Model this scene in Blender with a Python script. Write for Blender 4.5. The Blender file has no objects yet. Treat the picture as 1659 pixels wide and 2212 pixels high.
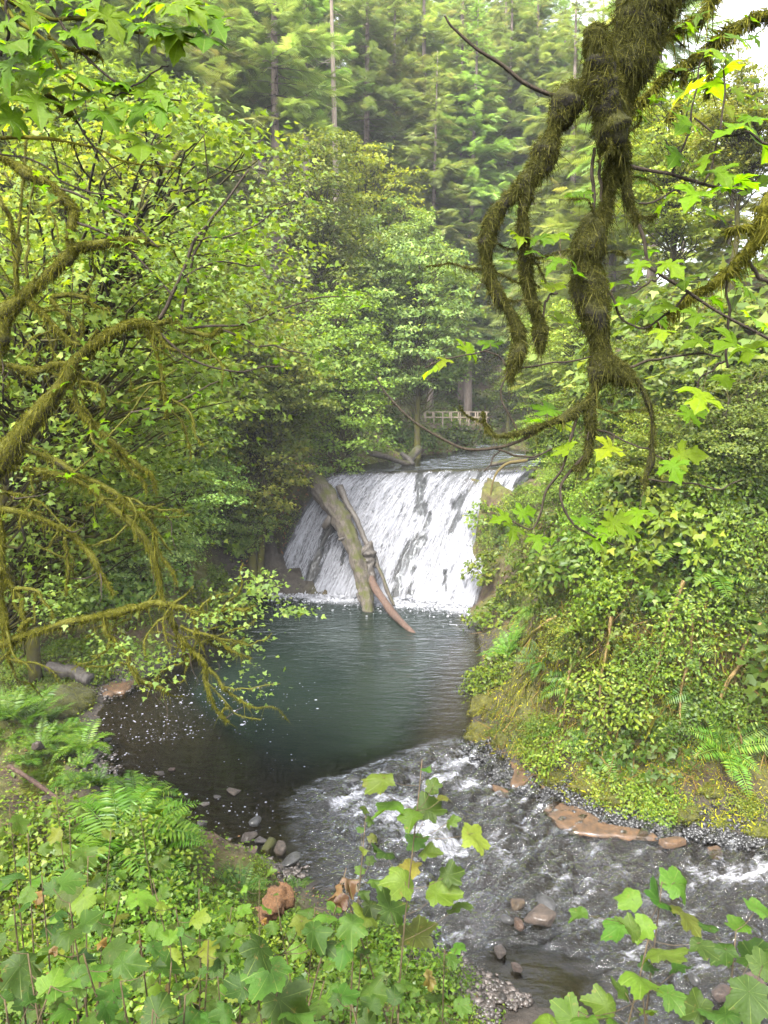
import bpy, math, random
import numpy as np
from mathutils import Vector, Matrix

random.seed(11)
rng = np.random.default_rng(11)
S = bpy.context.scene
COL = S.collection

# ------------------------------------------------------------------ camera
CAM_H = 11.8
PITCH = math.radians(8.0)
FPX = 1597.0            # focal length for a picture 1659 x 2212
cam_d = bpy.data.cameras.new('camera')
cam_d.sensor_fit = 'VERTICAL'
cam_d.angle = 2 * math.atan(1106 / FPX)
cam_d.clip_start = 0.05
cam_d.clip_end = 2000
cam = bpy.data.objects.new('camera', cam_d)
COL.objects.link(cam)
cam.location = (0, 0, CAM_H)
cam.rotation_euler = (math.pi / 2 - PITCH, 0, 0)
S.camera = cam

# ------------------------------------------------------------------ world, sun, exposure
SUN_EL, SUN_AZ = math.radians(56), math.radians(-152)     # azimuth from +Y towards +X
W = bpy.data.worlds.new('World')
S.world = W
W.use_nodes = True
nt = W.node_tree
nt.nodes.clear()
sky = nt.nodes.new('ShaderNodeTexSky')
sky.sky_type = 'NISHITA'
sky.sun_disc = False
sky.sun_elevation = SUN_EL
sky.sun_rotation = SUN_AZ
sky.air_density = 1.0
sky.dust_density = 4.0
hs = nt.nodes.new('ShaderNodeHueSaturation')
hs.inputs['Saturation'].default_value = 0.22
bg = nt.nodes.new('ShaderNodeBackground')
bg.inputs['Strength'].default_value = 0.15
wo = nt.nodes.new('ShaderNodeOutputWorld')
nt.links.new(sky.outputs[0], hs.inputs['Color'])
nt.links.new(hs.outputs[0], bg.inputs[0])
nt.links.new(bg.outputs[0], wo.inputs[0])

sd_ = bpy.data.lights.new('sun', 'SUN')
sd_.energy = 1.5
sd_.angle = math.radians(14)
sd_.color = (1.0, 0.96, 0.88)
sun = bpy.data.objects.new('sun', sd_)
COL.objects.link(sun)
sun.rotation_euler = Vector((-math.sin(SUN_AZ) * math.cos(SUN_EL), -math.cos(SUN_AZ) * math.cos(SUN_EL), -math.sin(SUN_EL))).to_track_quat('-Z', 'Y').to_euler()

S.view_settings.view_transform = 'Standard'
S.view_settings.look = 'None'
S.view_settings.gamma = 1
S.view_settings.use_curve_mapping = False
S.view_settings.exposure = 3.0
S.render.engine = 'CYCLES'
cy = S.cycles
cy.max_bounces = 6
cy.diffuse_bounces = 3
cy.glossy_bounces = 2
cy.transmission_bounces = 4
cy.transparent_max_bounces = 8
cy.volume_bounces = 0
cy.caustics_reflective = False
cy.caustics_refractive = False
cy.use_denoising = True
cy.use_light_tree = False
cy.use_adaptive_sampling = True
cy.adaptive_threshold = 0.02
cy.sample_clamp_indirect = 4.0
cy.use_fast_gi = True
cy.fast_gi_method = 'REPLACE'
cy.ao_bounces_render = 1
W.light_settings.distance = 6.0
W.light_settings.ao_factor = 0.85

# ------------------------------------------------------------------ picture -> place helpers
SP, CP = math.sin(PITCH), math.cos(PITCH)


def ray(u, v):
    a, t = (u - 829.5) / FPX, (1106 - v) / FPX
    return a, CP + t * SP, -SP + t * CP


def P(u, v, d):
    x, y, z = ray(u, v)
    k = d / y
    return np.array((x * k, d, CAM_H + z * k))


def PZ(u, v, z0=0.0):
    x, y, z = ray(u, v)
    k = (z0 - CAM_H) / z
    return np.array((x * k, y * k, z0))


def project(p):
    p = np.asarray(p, float)
    x, y, z = p[..., 0], p[..., 1], p[..., 2] - CAM_H
    f = y * CP - z * SP
    up = y * SP + z * CP
    return 829.5 + FPX * x / f, 1106 - FPX * up / f


# ------------------------------------------------------------------ numeric noise
def _h(ix, iy, iz, seed):
    n = (ix.astype(np.int64) * 374761393 + iy.astype(np.int64) * 668265263 + iz.astype(np.int64) * 1274126177 + seed * 1442695041) & 0xFFFFFFFF
    n = ((n ^ (n >> 13)) * 1274126177) & 0xFFFFFFFF
    n = ((n ^ (n >> 16)) * 2246822519) & 0xFFFFFFFF
    return ((n ^ (n >> 15)) & 0xFFFFFF) / float(0xFFFFFF)


def noise(x, y, z=0.0, seed=0):
    x, y = np.broadcast_arrays(np.asarray(x, float), np.asarray(y, float))
    z = np.broadcast_to(np.asarray(z, float), x.shape)
    x0, y0, z0 = np.floor(x), np.floor(y), np.floor(z)
    fx, fy, fz = x - x0, y - y0, z - z0
    fx, fy, fz = [f * f * (3 - 2 * f) for f in (fx, fy, fz)]
    r = 0
    for i in (0, 1):
        for j in (0, 1):
            for k in (0, 1):
                w = (fx if i else 1 - fx) * (fy if j else 1 - fy) * (fz if k else 1 - fz)
                r = r + w * _h(x0 + i, y0 + j, z0 + k, seed)
    return r * 2 - 1


def fbm(x, y, z=0.0, seed=0, oct=4):
    r, a = 0, 0.5
    x, y, z = np.asarray(x, float), np.asarray(y, float), np.asarray(z, float)
    for i in range(oct):
        r = r + a * noise(x, y, z, seed + i * 17)
        x, y, z, a = x * 2.03, y * 2.03, z * 2.03, a * 0.5
    return r


def sstep(a, b, x):
    t = np.clip((x - a) / (b - a), 0, 1)
    return t * t * (3 - 2 * t)


# ------------------------------------------------------------------ mesh helpers
def bulk_mesh(name, V, F, mat, smooth=False, fattr=None, vattr=None, uv=None):
    """V (n,3); F (m,3) or (m,4) index array or list of such arrays"""
    Fs = F if isinstance(F, list) else [F]
    Fs = [np.asarray(f, np.int32) for f in Fs if len(f)]
    me = bpy.data.meshes.new(name)
    V = np.ascontiguousarray(V, np.float32)
    me.vertices.add(len(V))
    me.vertices.foreach_set('co', V.ravel())
    loops = np.concatenate([f.ravel() for f in Fs])
    tot = np.concatenate([np.full(len(f), f.shape[1], np.int32) for f in Fs])
    start = np.concatenate([[0], np.cumsum(tot)[:-1]]).astype(np.int32)
    me.loops.add(len(loops))
    me.loops.foreach_set('vertex_index', loops)
    me.polygons.add(len(tot))
    me.polygons.foreach_set('loop_start', start)
    if smooth:
        me.polygons.foreach_set('use_smooth', np.ones(len(tot), bool))
    me.update(calc_edges=True)
    me.validate()
    if fattr is not None and len(fattr) == len(me.polygons):
        at = me.attributes.new('rnd', 'FLOAT', 'FACE')
        at.data.foreach_set('value', np.ascontiguousarray(fattr, np.float32))
    for k, a in (vattr or {}).items():
        a = np.ascontiguousarray(a, np.float32)
        if a.ndim == 1:
            at = me.attributes.new(k, 'FLOAT', 'POINT')
            at.data.foreach_set('value', a)
        else:
            at = me.attributes.new(k, 'FLOAT_VECTOR', 'POINT')
            at.data.foreach_set('vector', a.ravel())
    if mat is not None:
        me.materials.append(mat)
    return me


class MB:
    """collects pieces of one mesh"""
    def __init__(s):
        s.V, s.F3, s.F4, s.r3, s.r4, s.n = [], [], [], [], [], 0

    def add(s, V, F, r=None):
        V = np.asarray(V, float).reshape(-1, 3)
        F = np.asarray(F, np.int64)
        if r is None:
            r = np.full(len(F), random.random())
        r = np.broadcast_to(np.asarray(r, float), (len(F),))
        s.V.append(V)
        if F.shape[1] == 3:
            s.F3.append(F + s.n); s.r3.append(r)
        else:
            s.F4.append(F + s.n); s.r4.append(r)
        s.n += len(V)
        return s

    def mesh(s, name, mat, smooth=False):
        Fs, rs = [], []
        if s.F3: Fs.append(np.concatenate(s.F3)); rs.append(np.concatenate(s.r3))
        if s.F4: Fs.append(np.concatenate(s.F4)); rs.append(np.concatenate(s.r4))
        return bulk_mesh(name, np.concatenate(s.V), Fs, mat, smooth, np.concatenate(rs))


def link(name, me, parent=None, label=None, cat=None, group=None, kind=None, loc=None, color=None):
    o = bpy.data.objects.new(name, me)
    COL.objects.link(o)
    if parent is not None:
        o.parent = parent
    if loc is not None:
        o.location = loc
    if label: o['label'] = label
    if cat: o['category'] = cat
    if group: o['group'] = group
    if kind: o['kind'] = kind
    if color is not None: o.color = (*color, 1)
    return o


def empty(name, loc, label=None, cat=None, group=None, rot=(0, 0, 0), scale=1.0):
    o = link(name, None, None, label, cat, group, None, loc)
    o.rotation_euler = rot
    o.scale = (scale, scale, scale) if np.isscalar(scale) else scale
    o.empty_display_size = 0.1
    return o


def spline(pts, n):
    """Catmull-Rom through rows of pts (any width), n samples"""
    p = np.asarray(pts, float)
    if len(p) == 2:
        t = np.linspace(0, 1, n)[:, None]
        return p[0] * (1 - t) + p[1] * t
    q = np.vstack([2 * p[0] - p[1], p, 2 * p[-1] - p[-2]])
    seg = np.linspace(0, len(p) - 1 - 1e-6, n)
    i = seg.astype(int)
    t = (seg - i)[:, None]
    a, b, c, d = q[i], q[i + 1], q[i + 2], q[i + 3]
    return 0.5 * (2 * b + (c - a) * t + (2 * a - 5 * b + 4 * c - d) * t ** 2 + (3 * b - a - 3 * c + d) * t ** 3)


def frames(C):
    T = np.gradient(C, axis=0)
    T /= np.linalg.norm(T, axis=1, keepdims=True) + 1e-9
    N = np.zeros_like(C)
    ref = np.array((0, 0, 1.0)) if abs(T[0, 2]) < 0.9 else np.array((1.0, 0, 0))
    n = np.cross(T[0], ref); n /= np.linalg.norm(n)
    for i in range(len(C)):
        n = n - T[i] * np.dot(n, T[i])
        n /= np.linalg.norm(n) + 1e-9
        N[i] = n
    return T, N, np.cross(T, N)


def tube(C, R, sides=6, bump=0.0, freq=4.0, seed=0, cap=True, ridge=0.0):
    C = np.asarray(C, float)
    R = np.broadcast_to(np.asarray(R, float), (len(C),))
    T, N, B = frames(C)
    a = np.linspace(0, 2 * np.pi, sides, endpoint=False)
    d = N[:, None, :] * np.cos(a)[None, :, None] + B[:, None, :] * np.sin(a)[None, :, None]
    r = R[:, None] * np.ones((1, sides))
    if bump:
        Q = C[:, None, :] + d * R[:, None, None]
        r = r * (1 + bump * fbm(Q[..., 0] * freq, Q[..., 1] * freq, Q[..., 2] * freq, seed, 3) * 2)
    if ridge:
        tt = np.linspace(0, len(C) / 9.0, len(C))[:, None]
        r = r * (1 + ridge * np.abs(noise(np.cos(a)[None] * 2.6 + 0 * tt, np.sin(a)[None] * 2.6 + 0 * tt, tt * .8, seed)) + ridge * .6 * noise(np.cos(a)[None] * 5 + 0 * tt, np.sin(a)[None] * 5 + 0 * tt, tt * 1.6, seed + 5))
    V = (C[:, None, :] + d * r[..., None]).reshape(-1, 3)
    n = len(C)
    i = np.arange(n - 1)[:, None] * sides
    j = np.arange(sides)[None, :]
    k = (j + 1) % sides
    F = np.stack([i + j, i + k, i + sides + k, i + sides + j], -1).reshape(-1, 4)
    if cap:
        V = np.vstack([V, C[0], C[-1]])
        # caps as degenerate-free triangles turned into quads is avoided: handled by caller through add_tube
    return V, F


def add_tube(mb, C, R, sides=6, bump=0.0, freq=4.0, seed=0, r=None, ridge=0.0):
    V, F = tube(C, R, sides, bump, freq, seed, True, ridge)
    n = len(C)
    rr = random.random() if r is None else r
    j = np.arange(sides)
    k = (j + 1) % sides
    base = mb.n
    mb.add(V, F, rr)
    c0 = np.stack([np.full(sides, n * sides), k, j], -1)
    c1 = np.stack([np.full(sides, n * sides + 1), (n - 1) * sides + j, (n - 1) * sides + k], -1)
    mb.F3.append(np.concatenate([c0, c1]) + base)
    mb.r3.append(np.full(2 * sides, rr))


def rot_from(normal, yaw_dir=None, spin=None):
    """rotation matrices (n,3,3) with local z = normal, local y = yaw_dir made orthogonal"""
    Z = normal / (np.linalg.norm(normal, axis=1, keepdims=True) + 1e-9)
    if yaw_dir is None:
        a = rng.uniform(0, 2 * np.pi, len(Z)) if spin is None else spin
        yaw_dir = np.stack([np.cos(a), np.sin(a), np.zeros(len(Z))], -1)
    Y = yaw_dir - Z * np.sum(yaw_dir * Z, 1, keepdims=True)
    Y /= np.linalg.norm(Y, axis=1, keepdims=True) + 1e-9
    X = np.cross(Y, Z)
    return np.stack([X, Y, Z], -1)


def scatter(tmpl, Pn, R, s, rnd=None):
    """template (V,F) repeated at points -> V, F, per-face rnd"""
    TV, TF = tmpl
    n, k = len(Pn), len(TV)
    s = np.asarray(s, float)
    L = TV[None] * (s[:, None, None] if s.ndim == 1 else s[:, None, :])
    V = np.einsum('nij,nkj->nki', R, L) + Pn[:, None, :]
    F = (np.asarray(TF)[None] + (np.arange(n) * k)[:, None, None]).reshape(-1, np.asarray(TF).shape[1])
    rnd = rng.random(n) if rnd is None else rnd
    return V.reshape(-1, 3), F, np.repeat(rnd, len(TF))


# ------------------------------------------------------------------ materials
def new_mat(name):
    m = bpy.data.materials.new(name)
    m.use_nodes = True
    m.node_tree.nodes.clear()
    return m, m.node_tree.nodes, m.node_tree.links


def ramp(N, stops):
    r = N.new('ShaderNodeValToRGB')
    el = r.color_ramp.elements
    while len(el) < len(stops): el.new(0.5)
    for e, (p, c) in zip(el, stops):
        e.position = p
        e.color = (*c, 1)
    return r


def mathn(N, L, op, a, b=None, c=None, clamp=False):
    m = N.new('ShaderNodeMath'); m.operation = op; m.use_clamp = clamp
    for i, x in enumerate((a, b, c)):
        if x is None: continue
        if isinstance(x, (int, float)): m.inputs[i].default_value = x
        else: L.new(x, m.inputs[i])
    return m.outputs[0]


def mixc(N, L, fac, a, b, mode='MIX'):
    m = N.new('ShaderNodeMix'); m.data_type = 'RGBA'; m.blend_type = mode
    for sock, x in ((m.inputs[0], fac), (m.inputs[6], a), (m.inputs[7], b)):
        if isinstance(x, (int, float)): sock.default_value = x
        elif isinstance(x, tuple): sock.default_value = (*x, 1)
        else: L.new(x, sock)
    return m.outputs[2]


def tex(N, L, kind, coord=None, **kw):
    t = N.new(kind)
    for k, v in kw.items():
        if k in t.inputs: t.inputs[k].default_value = v
        else: setattr(t, k, v)
    if coord is not None: L.new(coord, t.inputs['Vector'])
    return t


def leaf_mat(name, stops, transl=0.45, tcol=(1.25, 1.2, 0.5), rough=0.42, spec=0.4, veins=False, spots=0.0, k=1.0):
    stops = [(p_, tuple(c_ * k for c_ in cc)) for p_, cc in stops]
    m, N, L = new_mat(name)
    at = N.new('ShaderNodeAttribute'); at.attribute_name = 'rnd'
    oi = N.new('ShaderNodeObjectInfo')
    f = mathn(N, L, 'FRACT', mathn(N, L, 'ADD', at.outputs['Fac'], oi.outputs['Random']))
    rp = ramp(N, stops); L.new(f, rp.inputs[0])
    col = mixc(N, L, 1.0, rp.outputs[0], oi.outputs['Color'], 'MULTIPLY')
    p = N.new('ShaderNodeBsdfPrincipled')
    p.inputs['Roughness'].default_value = rough
    p.inputs['Specular IOR Level'].default_value = spec
    if veins:
        tc = N.new('ShaderNodeTexCoord')
        sep = N.new('ShaderNodeSeparateXYZ'); L.new(tc.outputs['Object'], sep.inputs[0])
        ang = mathn(N, L, 'ARCTAN2', sep.outputs[0], sep.outputs[1])
        w = mathn(N, L, 'ABSOLUTE', mathn(N, L, 'SINE', mathn(N, L, 'MULTIPLY', ang, 4.0)))
        vein = mathn(N, L, 'SUBTRACT', 1.0, mathn(N, L, 'MULTIPLY', w, 9.0, clamp=True), clamp=True)
        n1 = tex(N, L, 'ShaderNodeTexNoise', tc.outputs['Object'], Scale=14.0, Detail=5.0, Roughness=0.7)
        col = mixc(N, L, mathn(N, L, 'MULTIPLY', vein, 0.55), col, (0.16, 0.21, 0.05))
        col = mixc(N, L, 1.0, col, ramp2(N, L, n1.outputs['Fac'], [(0.25, (0.72, 0.72, 0.72)), (0.75, (1.2, 1.2, 1.2))]), 'MULTIPLY')
        if spots:
            n2 = tex(N, L, 'ShaderNodeTexNoise', tc.outputs['Object'], Scale=5.0, Detail=4.0, Roughness=0.75)
            # a different patch of the pattern on each leaf
            off = N.new('ShaderNodeVectorMath'); off.operation = 'ADD'
            L.new(tc.outputs['Object'], off.inputs[0])
            cmb = N.new('ShaderNodeCombineXYZ')
            L.new(mathn(N, L, 'MULTIPLY', oi.outputs['Random'], 50.0), cmb.inputs[2])
            L.new(cmb.outputs[0], off.inputs[1]); L.new(off.outputs[0], n2.inputs['Vector'])
            sp = ramp2(N, L, n2.outputs['Fac'], [(0.62, (0, 0, 0)), (0.70, (1, 1, 1))])
            col = mixc(N, L, mathn(N, L, 'MULTIPLY', sp, spots), col, (0.16, 0.10, 0.03))
        bp = N.new('ShaderNodeBump'); bp.inputs['Strength'].default_value = 0.35; bp.inputs['Distance'].default_value = 0.01
        L.new(mathn(N, L, 'ADD', mathn(N, L, 'MULTIPLY', vein, -0.6), n1.outputs['Fac']), bp.inputs['Height'])
        L.new(bp.outputs[0], p.inputs['Normal'])
    L.new(col, p.inputs['Base Color'])
    tr = N.new('ShaderNodeBsdfTranslucent')
    tcn = mixc(N, L, 1.0, col, tcol, 'MULTIPLY'); L.new(tcn, tr.inputs['Color'])
    mx = N.new('ShaderNodeMixShader'); mx.inputs[0].default_value = transl
    L.new(p.outputs[0], mx.inputs[1]); L.new(tr.outputs[0], mx.inputs[2])
    o = N.new('ShaderNodeOutputMaterial'); L.new(mx.outputs[0], o.inputs[0])
    return m


def ramp2(N, L, fac, stops):
    r = ramp(N, stops); L.new(fac, r.inputs[0]); return r.outputs[0]


def bark_mat(name, c1, c2, moss=None, moss_amt=0.5, scale=3.0, zstretch=0.15, rough=0.9, along=False):
    m, N, L = new_mat(name)
    tc = N.new('ShaderNodeTexCoord')
    mp = N.new('ShaderNodeMapping'); L.new(tc.outputs['Object'], mp.inputs[0])
    mp.inputs['Scale'].default_value = (scale, scale, scale * zstretch)
    n = tex(N, L, 'ShaderNodeTexNoise', mp.outputs[0], Scale=4.0, Detail=6.0, Roughness=0.7)
    col = ramp2(N, L, n.outputs['Fac'], [(0.3, c1), (0.7, c2)])
    if moss:
        n2 = tex(N, L, 'ShaderNodeTexNoise', tc.outputs['Object'], Scale=1.6, Detail=6.0, Roughness=0.65)
        ge = N.new('ShaderNodeNewGeometry')
        sp = N.new('ShaderNodeSeparateXYZ'); L.new(ge.outputs['Normal'], sp.inputs[0])
        f = mathn(N, L, 'ADD', n2.outputs['Fac'], mathn(N, L, 'MULTIPLY', sp.outputs[2], 0.25))
        f = ramp2(N, L, f, [(0.75 - 0.5 * moss_amt, (0, 0, 0)), (0.9 - 0.5 * moss_amt, (1, 1, 1))])
        col = mixc(N, L, f, col, moss)
    p = N.new('ShaderNodeBsdfPrincipled'); p.inputs['Roughness'].default_value = rough
    p.inputs['Specular IOR Level'].default_value = 0.2
    L.new(col, p.inputs['Base Color'])
    b = N.new('ShaderNodeBump'); b.inputs['Strength'].default_value = 0.8; b.inputs['Distance'].default_value = 0.05
    L.new(n.outputs['Fac'], b.inputs['Height']); L.new(b.outputs[0], p.inputs['Normal'])
    o = N.new('ShaderNodeOutputMaterial'); L.new(p.outputs[0], o.inputs[0])
    return m


def rock_mat(name, c1, c2, c3=None, scale=2.0, rough=0.75, wet=0.0, moss=None):
    m, N, L = new_mat(name)
    tc = N.new('ShaderNodeTexCoord')
    oi = N.new('ShaderNodeObjectInfo')
    n = tex(N, L, 'ShaderNodeTexNoise', tc.outputs['Object'], Scale=scale, Detail=8.0, Roughness=0.7)
    col = ramp2(N, L, n.outputs['Fac'], [(0.3, c1), (0.7, c2)])
    col = mixc(N, L, 1.0, col, oi.outputs['Color'], 'MULTIPLY')
    n2 = tex(N, L, 'ShaderNodeTexNoise', tc.outputs['Object'], Scale=scale * 6, Detail=6.0, Roughness=0.75)
    if moss:
        ge = N.new('ShaderNodeNewGeometry')
        sp = N.new('ShaderNodeSeparateXYZ'); L.new(ge.outputs['Normal'], sp.inputs[0])
        f = mathn(N, L, 'ADD', n.outputs['Fac'], mathn(N, L, 'MULTIPLY', sp.outputs[2], 0.3))
        f = ramp2(N, L, f, [(0.62, (0, 0, 0)), (0.78, (1, 1, 1))])
        col = mixc(N, L, f, col, moss)
    p = N.new('ShaderNodeBsdfPrincipled'); p.inputs['Roughness'].default_value = rough
    p.inputs['Coat Weight'].default_value = wet
    p.inputs['Coat Roughness'].default_value = 0.2
    L.new(col, p.inputs['Base Color'])
    b = N.new('ShaderNodeBump'); b.inputs['Strength'].default_value = 1.0; b.inputs['Distance'].default_value = 0.08
    L.new(n2.outputs['Fac'], b.inputs['Height']); L.new(b.outputs[0], p.inputs['Normal'])
    o = N.new('ShaderNodeOutputMaterial'); L.new(p.outputs[0], o.inputs[0])
    return m


G = lambda r, g, b: (r, g, b)
M_MAPLE = leaf_mat('maple_leaf', [(0.0, G(.055, .11, .006)), (0.45, G(.08, .15, .009)), (0.8, G(.11, .18, .012)), (1.0, G(.15, .20, .016))], 0.62, (1.9, 1.9, 0.5), veins=True, spots=0.25, spec=.15, rough=.5, k=0.75)
M_FAR = leaf_mat('broad_leaves', [(0.0, G(.07, .11, .022)), (0.5, G(.115, .165, .032)), (0.85, G(.155, .20, .042)), (1.0, G(.21, .24, .055))], 0.45, (1.45, 1.35, .5), spec=0.25, rough=0.5, k=0.98)
M_CONIFER = leaf_mat('needles', [(0.0, G(.075, .095, .030)), (0.5, G(.10, .14, .044)), (0.85, G(.135, .175, .058)), (1.0, G(.18, .185, .08))], 0.42, (1.35, 1.35, .8), rough=0.6, spec=0.25, k=1.65)
M_SHRUB = leaf_mat('shrub_leaves', [(0.0, G(.065, .12, .016)), (0.5, G(.11, .17, .024)), (0.85, G(.16, .215, .034)), (1.0, G(.21, .24, .05))], 0.4, (1.35, 1.3, .5), spec=0.22, k=0.62)
M_FERN = leaf_mat('fern_fronds', [(0.0, G(.06, .14, .018)), (0.6, G(.10, .20, .024)), (1.0, G(.17, .24, .04))], 0.4, (1.3, 1.3, .5), spec=0.3, k=0.46)
M_THIM = leaf_mat('berry_leaf', [(0.0, G(.04, .08, .012)), (0.5, G(.065, .115, .018)), (0.85, G(.095, .145, .022)), (1.0, G(.15, .16, .03))], 0.42, (1.5, 1.4, .4), veins=True, spots=0.5, rough=0.5, spec=0.22, k=0.58)
M_MOSS = leaf_mat('moss', [(0.0, G(.048, .052, .006)), (0.4, G(.11, .113, .011)), (0.8, G(.18, .18, .018)), (1.0, G(.26, .245, .03))], 0.35, (1.3, 1.2, .5), rough=0.9, spec=0.1, k=0.58)
M_MOSSDK = leaf_mat('draped_moss', [(0.0, G(.035, .038, .010)), (0.5, G(.075, .078, .016)), (0.85, G(.13, .13, .025)), (1.0, G(.20, .19, .05))], 0.4, (1.4, 1.3, .6), rough=0.9, spec=0.1, k=.55)
M_LITTER = leaf_mat('dead_leaves', [(0.0, G(.10, .055, .025)), (0.5, G(.20, .11, .045)), (1.0, G(.32, .19, .08))], 0.2, (1, .9, .6), rough=0.8, spec=0.15, k=0.6)
M_DEADLEAF = leaf_mat('withered_leaf', [(0.0, G(.09, .05, .02)), (1.0, G(.18, .10, .035))], 0.3, (1.2, .9, .5), veins=True, k=0.6)
M_BARK_CON = bark_mat('conifer_bark', (.085, .066, .052), (.22, .18, .145), moss=(.09, .088, .04), moss_amt=0.3)
M_BARK_SNAG = bark_mat('snag_bark', (.12, .092, .066), (.26, .22, .17))
M_BARK_MAP = bark_mat('maple_bark', (.018, .014, .010), (.05, .043, .028), moss=(.05, .048, .009), moss_amt=0.75)
M_TWIG = bark_mat('twig_bark', (.022, .018, .012), (.06, .045, .03), scale=20)
M_STEM = bark_mat('stem_bark', (.05, .045, .02), (.13, .09, .05), scale=20)
M_LIMB = bark_mat('mossy_limb_shaded_bark', (.010, .009, .006), (.035, .03, .018), moss=(.072, .072, .009), moss_amt=.8, scale=6, zstretch=1.0)  # real moss, but golden top over dark bark also paints the underside's shade
M_LIMBDK = bark_mat('dark_limb_bark', (.008, .007, .005), (.028, .024, .016), moss=(.035, .036, .007), moss_amt=.65, scale=10, zstretch=1.0)
M_LOG = bark_mat('log_wood', (.013, .011, .009), (.085, .072, .058), moss=(.032, .034, .009), moss_amt=0.38, scale=2.6, zstretch=0.3)
M_LOGRED = bark_mat('peeled_log_wood', (.025, .016, .012), (.085, .054, .04), scale=3.0)
M_LOGDK = bark_mat('wet_wood', (.018, .016, .014), (.08, .07, .06), scale=3.0, rough=0.5)
M_ROT = bark_mat('rotten_wood', (.02, .010, .006), (.16, .085, .038), scale=16.0, zstretch=1.0)
M_WOODRAIL = bark_mat('weathered_timber', (.10, .08, .06), (.22, .18, .14), scale=2.0, zstretch=1.0)
M_WOODDECK = bark_mat('brown_timber', (.06, .042, .032), (.12, .088, .068), scale=2.0, zstretch=1.0)
M_ROCK = rock_mat('river_rock', (.018, .0155, .013), (.085, .072, .062), wet=0.12, scale=2.5)
M_ROCKDK = rock_mat('wet_basalt', (.012, .012, .012), (.06, .058, .055), wet=0.6, rough=0.5, scale=2.0)
M_ROCKMOSS = rock_mat('mossy_rock', (.03, .027, .018), (.09, .078, .054), moss=(.055, .055, .008), scale=1.4)
M_MOSSBODY = rock_mat('moss_mat', (.012, .012, .002), (.075, .073, .009), scale=4.0, rough=.95)
M_ORANGE = rock_mat('orange_bedrock', (.02, .014, .009), (.125, .062, .020), wet=0.5, scale=3.5)

# ------------------------------------------------------------------ leaf templates (lie in XY, stalk at the origin, tip along +Y, top +Z)
def fan(outline, centre, zf):
    o = np.array(outline, float)
    V = np.vstack([[*centre, 0], np.column_stack([o, np.zeros(len(o))])])
    V[:, 2] = zf(V[:, 0], V[:, 1])
    n = len(o)
    F = np.array([(0, 1 + i, 1 + (i + 1) % n) for i in range(n)])
    return V, F


def ring_fan(outline, centre, zf, rings=(0.45, 0.75)):
    o = np.array(outline, float); c = np.array(centre, float)
    n = len(o)
    rows = [c + (o - c) * k for k in (*rings, 1.0)]
    V = np.vstack([c[None], *rows])
    V = np.column_stack([V, zf(V[:, 0], V[:, 1])])
    F = [(0, 1 + i, 1 + (i + 1) % n) for i in range(n)]
    for k in range(len(rings)):
        a, b = 1 + k * n, 1 + (k + 1) * n
        for i in range(n):
            j = (i + 1) % n
            F += [(a + i, b + i, b + j), (a + i, b + j, a + j)]
    return V, np.array(F)


MAPLE_HALF = [(0.05, -0.06), (0.18, -0.13), (0.30, -0.10), (0.37, -0.16), (0.38, -0.05), (0.32, 0.03), (0.20, 0.10), (0.36, 0.12), (0.46, 0.09), (0.50, 0.17), (0.65, 0.23), (0.56, 0.29), (0.55, 0.40),
              (0.45, 0.35), (0.34, 0.36), (0.17, 0.32), (0.20, 0.46), (0.19, 0.55), (0.31, 0.62), (0.32, 0.70), (0.20, 0.70), (0.14, 0.82), (0.07, 0.90)]


def maple_outline(k=1.0):
    h = [(x * k, y) for x, y in MAPLE_HALF]
    return [(0, 0)] + h + [(0, 1.0)] + [(-x, y) for x, y in reversed(h)]


def leaf_z(fold, droop, curl=0.0, ph=0.0):
    return lambda x, y: fold * np.abs(x) - droop * (x * x + (y - 0.2) ** 2) + curl * np.sin(6 * x + ph) * np.cos(5 * y + ph)


T_MAPLE = [ring_fan(maple_outline(k), (0, 0.22), leaf_z(f, d, c, p), (0.5,)) for k, f, d, c, p in ((1.0, .10, .40, .08, 0.), (.92, .25, .6, .10, 1.), (1.06, -.02, .5, .11, 2.), (1.0, .4, .35, .09, 3.), (.85, .3, .9, .08, 5.))]


def thimble_outline(seed):
    r = random.Random(seed)
    pts = []
    lobes = [(0, 1.0), (52, .84), (-52, .84), (112, .62), (-112, .62)]
    n = 56
    for i in range(n):
        a = -170 + 340 * i / (n - 1)
        rad = 0.46
        for la, lr in lobes:
            d = abs(a - la)
            rad = max(rad, lr * (1 - 0.45 * (d / 34) ** 1.3) if d < 34 else 0)
        rad *= 1 + (0.045 if i % 2 else -0.045) + r.uniform(-.03, .03)
        t = math.radians(a)
        pts.append((math.sin(t) * rad * 0.62, 0.02 + math.cos(t) * rad * 0.62))
    return pts


T_THIM = [ring_fan(thimble_outline(i), (0, 0.03), leaf_z(f, d, c, p), (0.5,)) for i, (f, d, c, p) in enumerate(((.15, .5, .10, 0), (.35, .8, .12, 1), (.0, .8, .13, 2), (.5, .5, .11, 4), (.25, 1.1, .10, 3)))]
for V_, F_ in T_THIM: V_[:, 1] += 0.0
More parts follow.
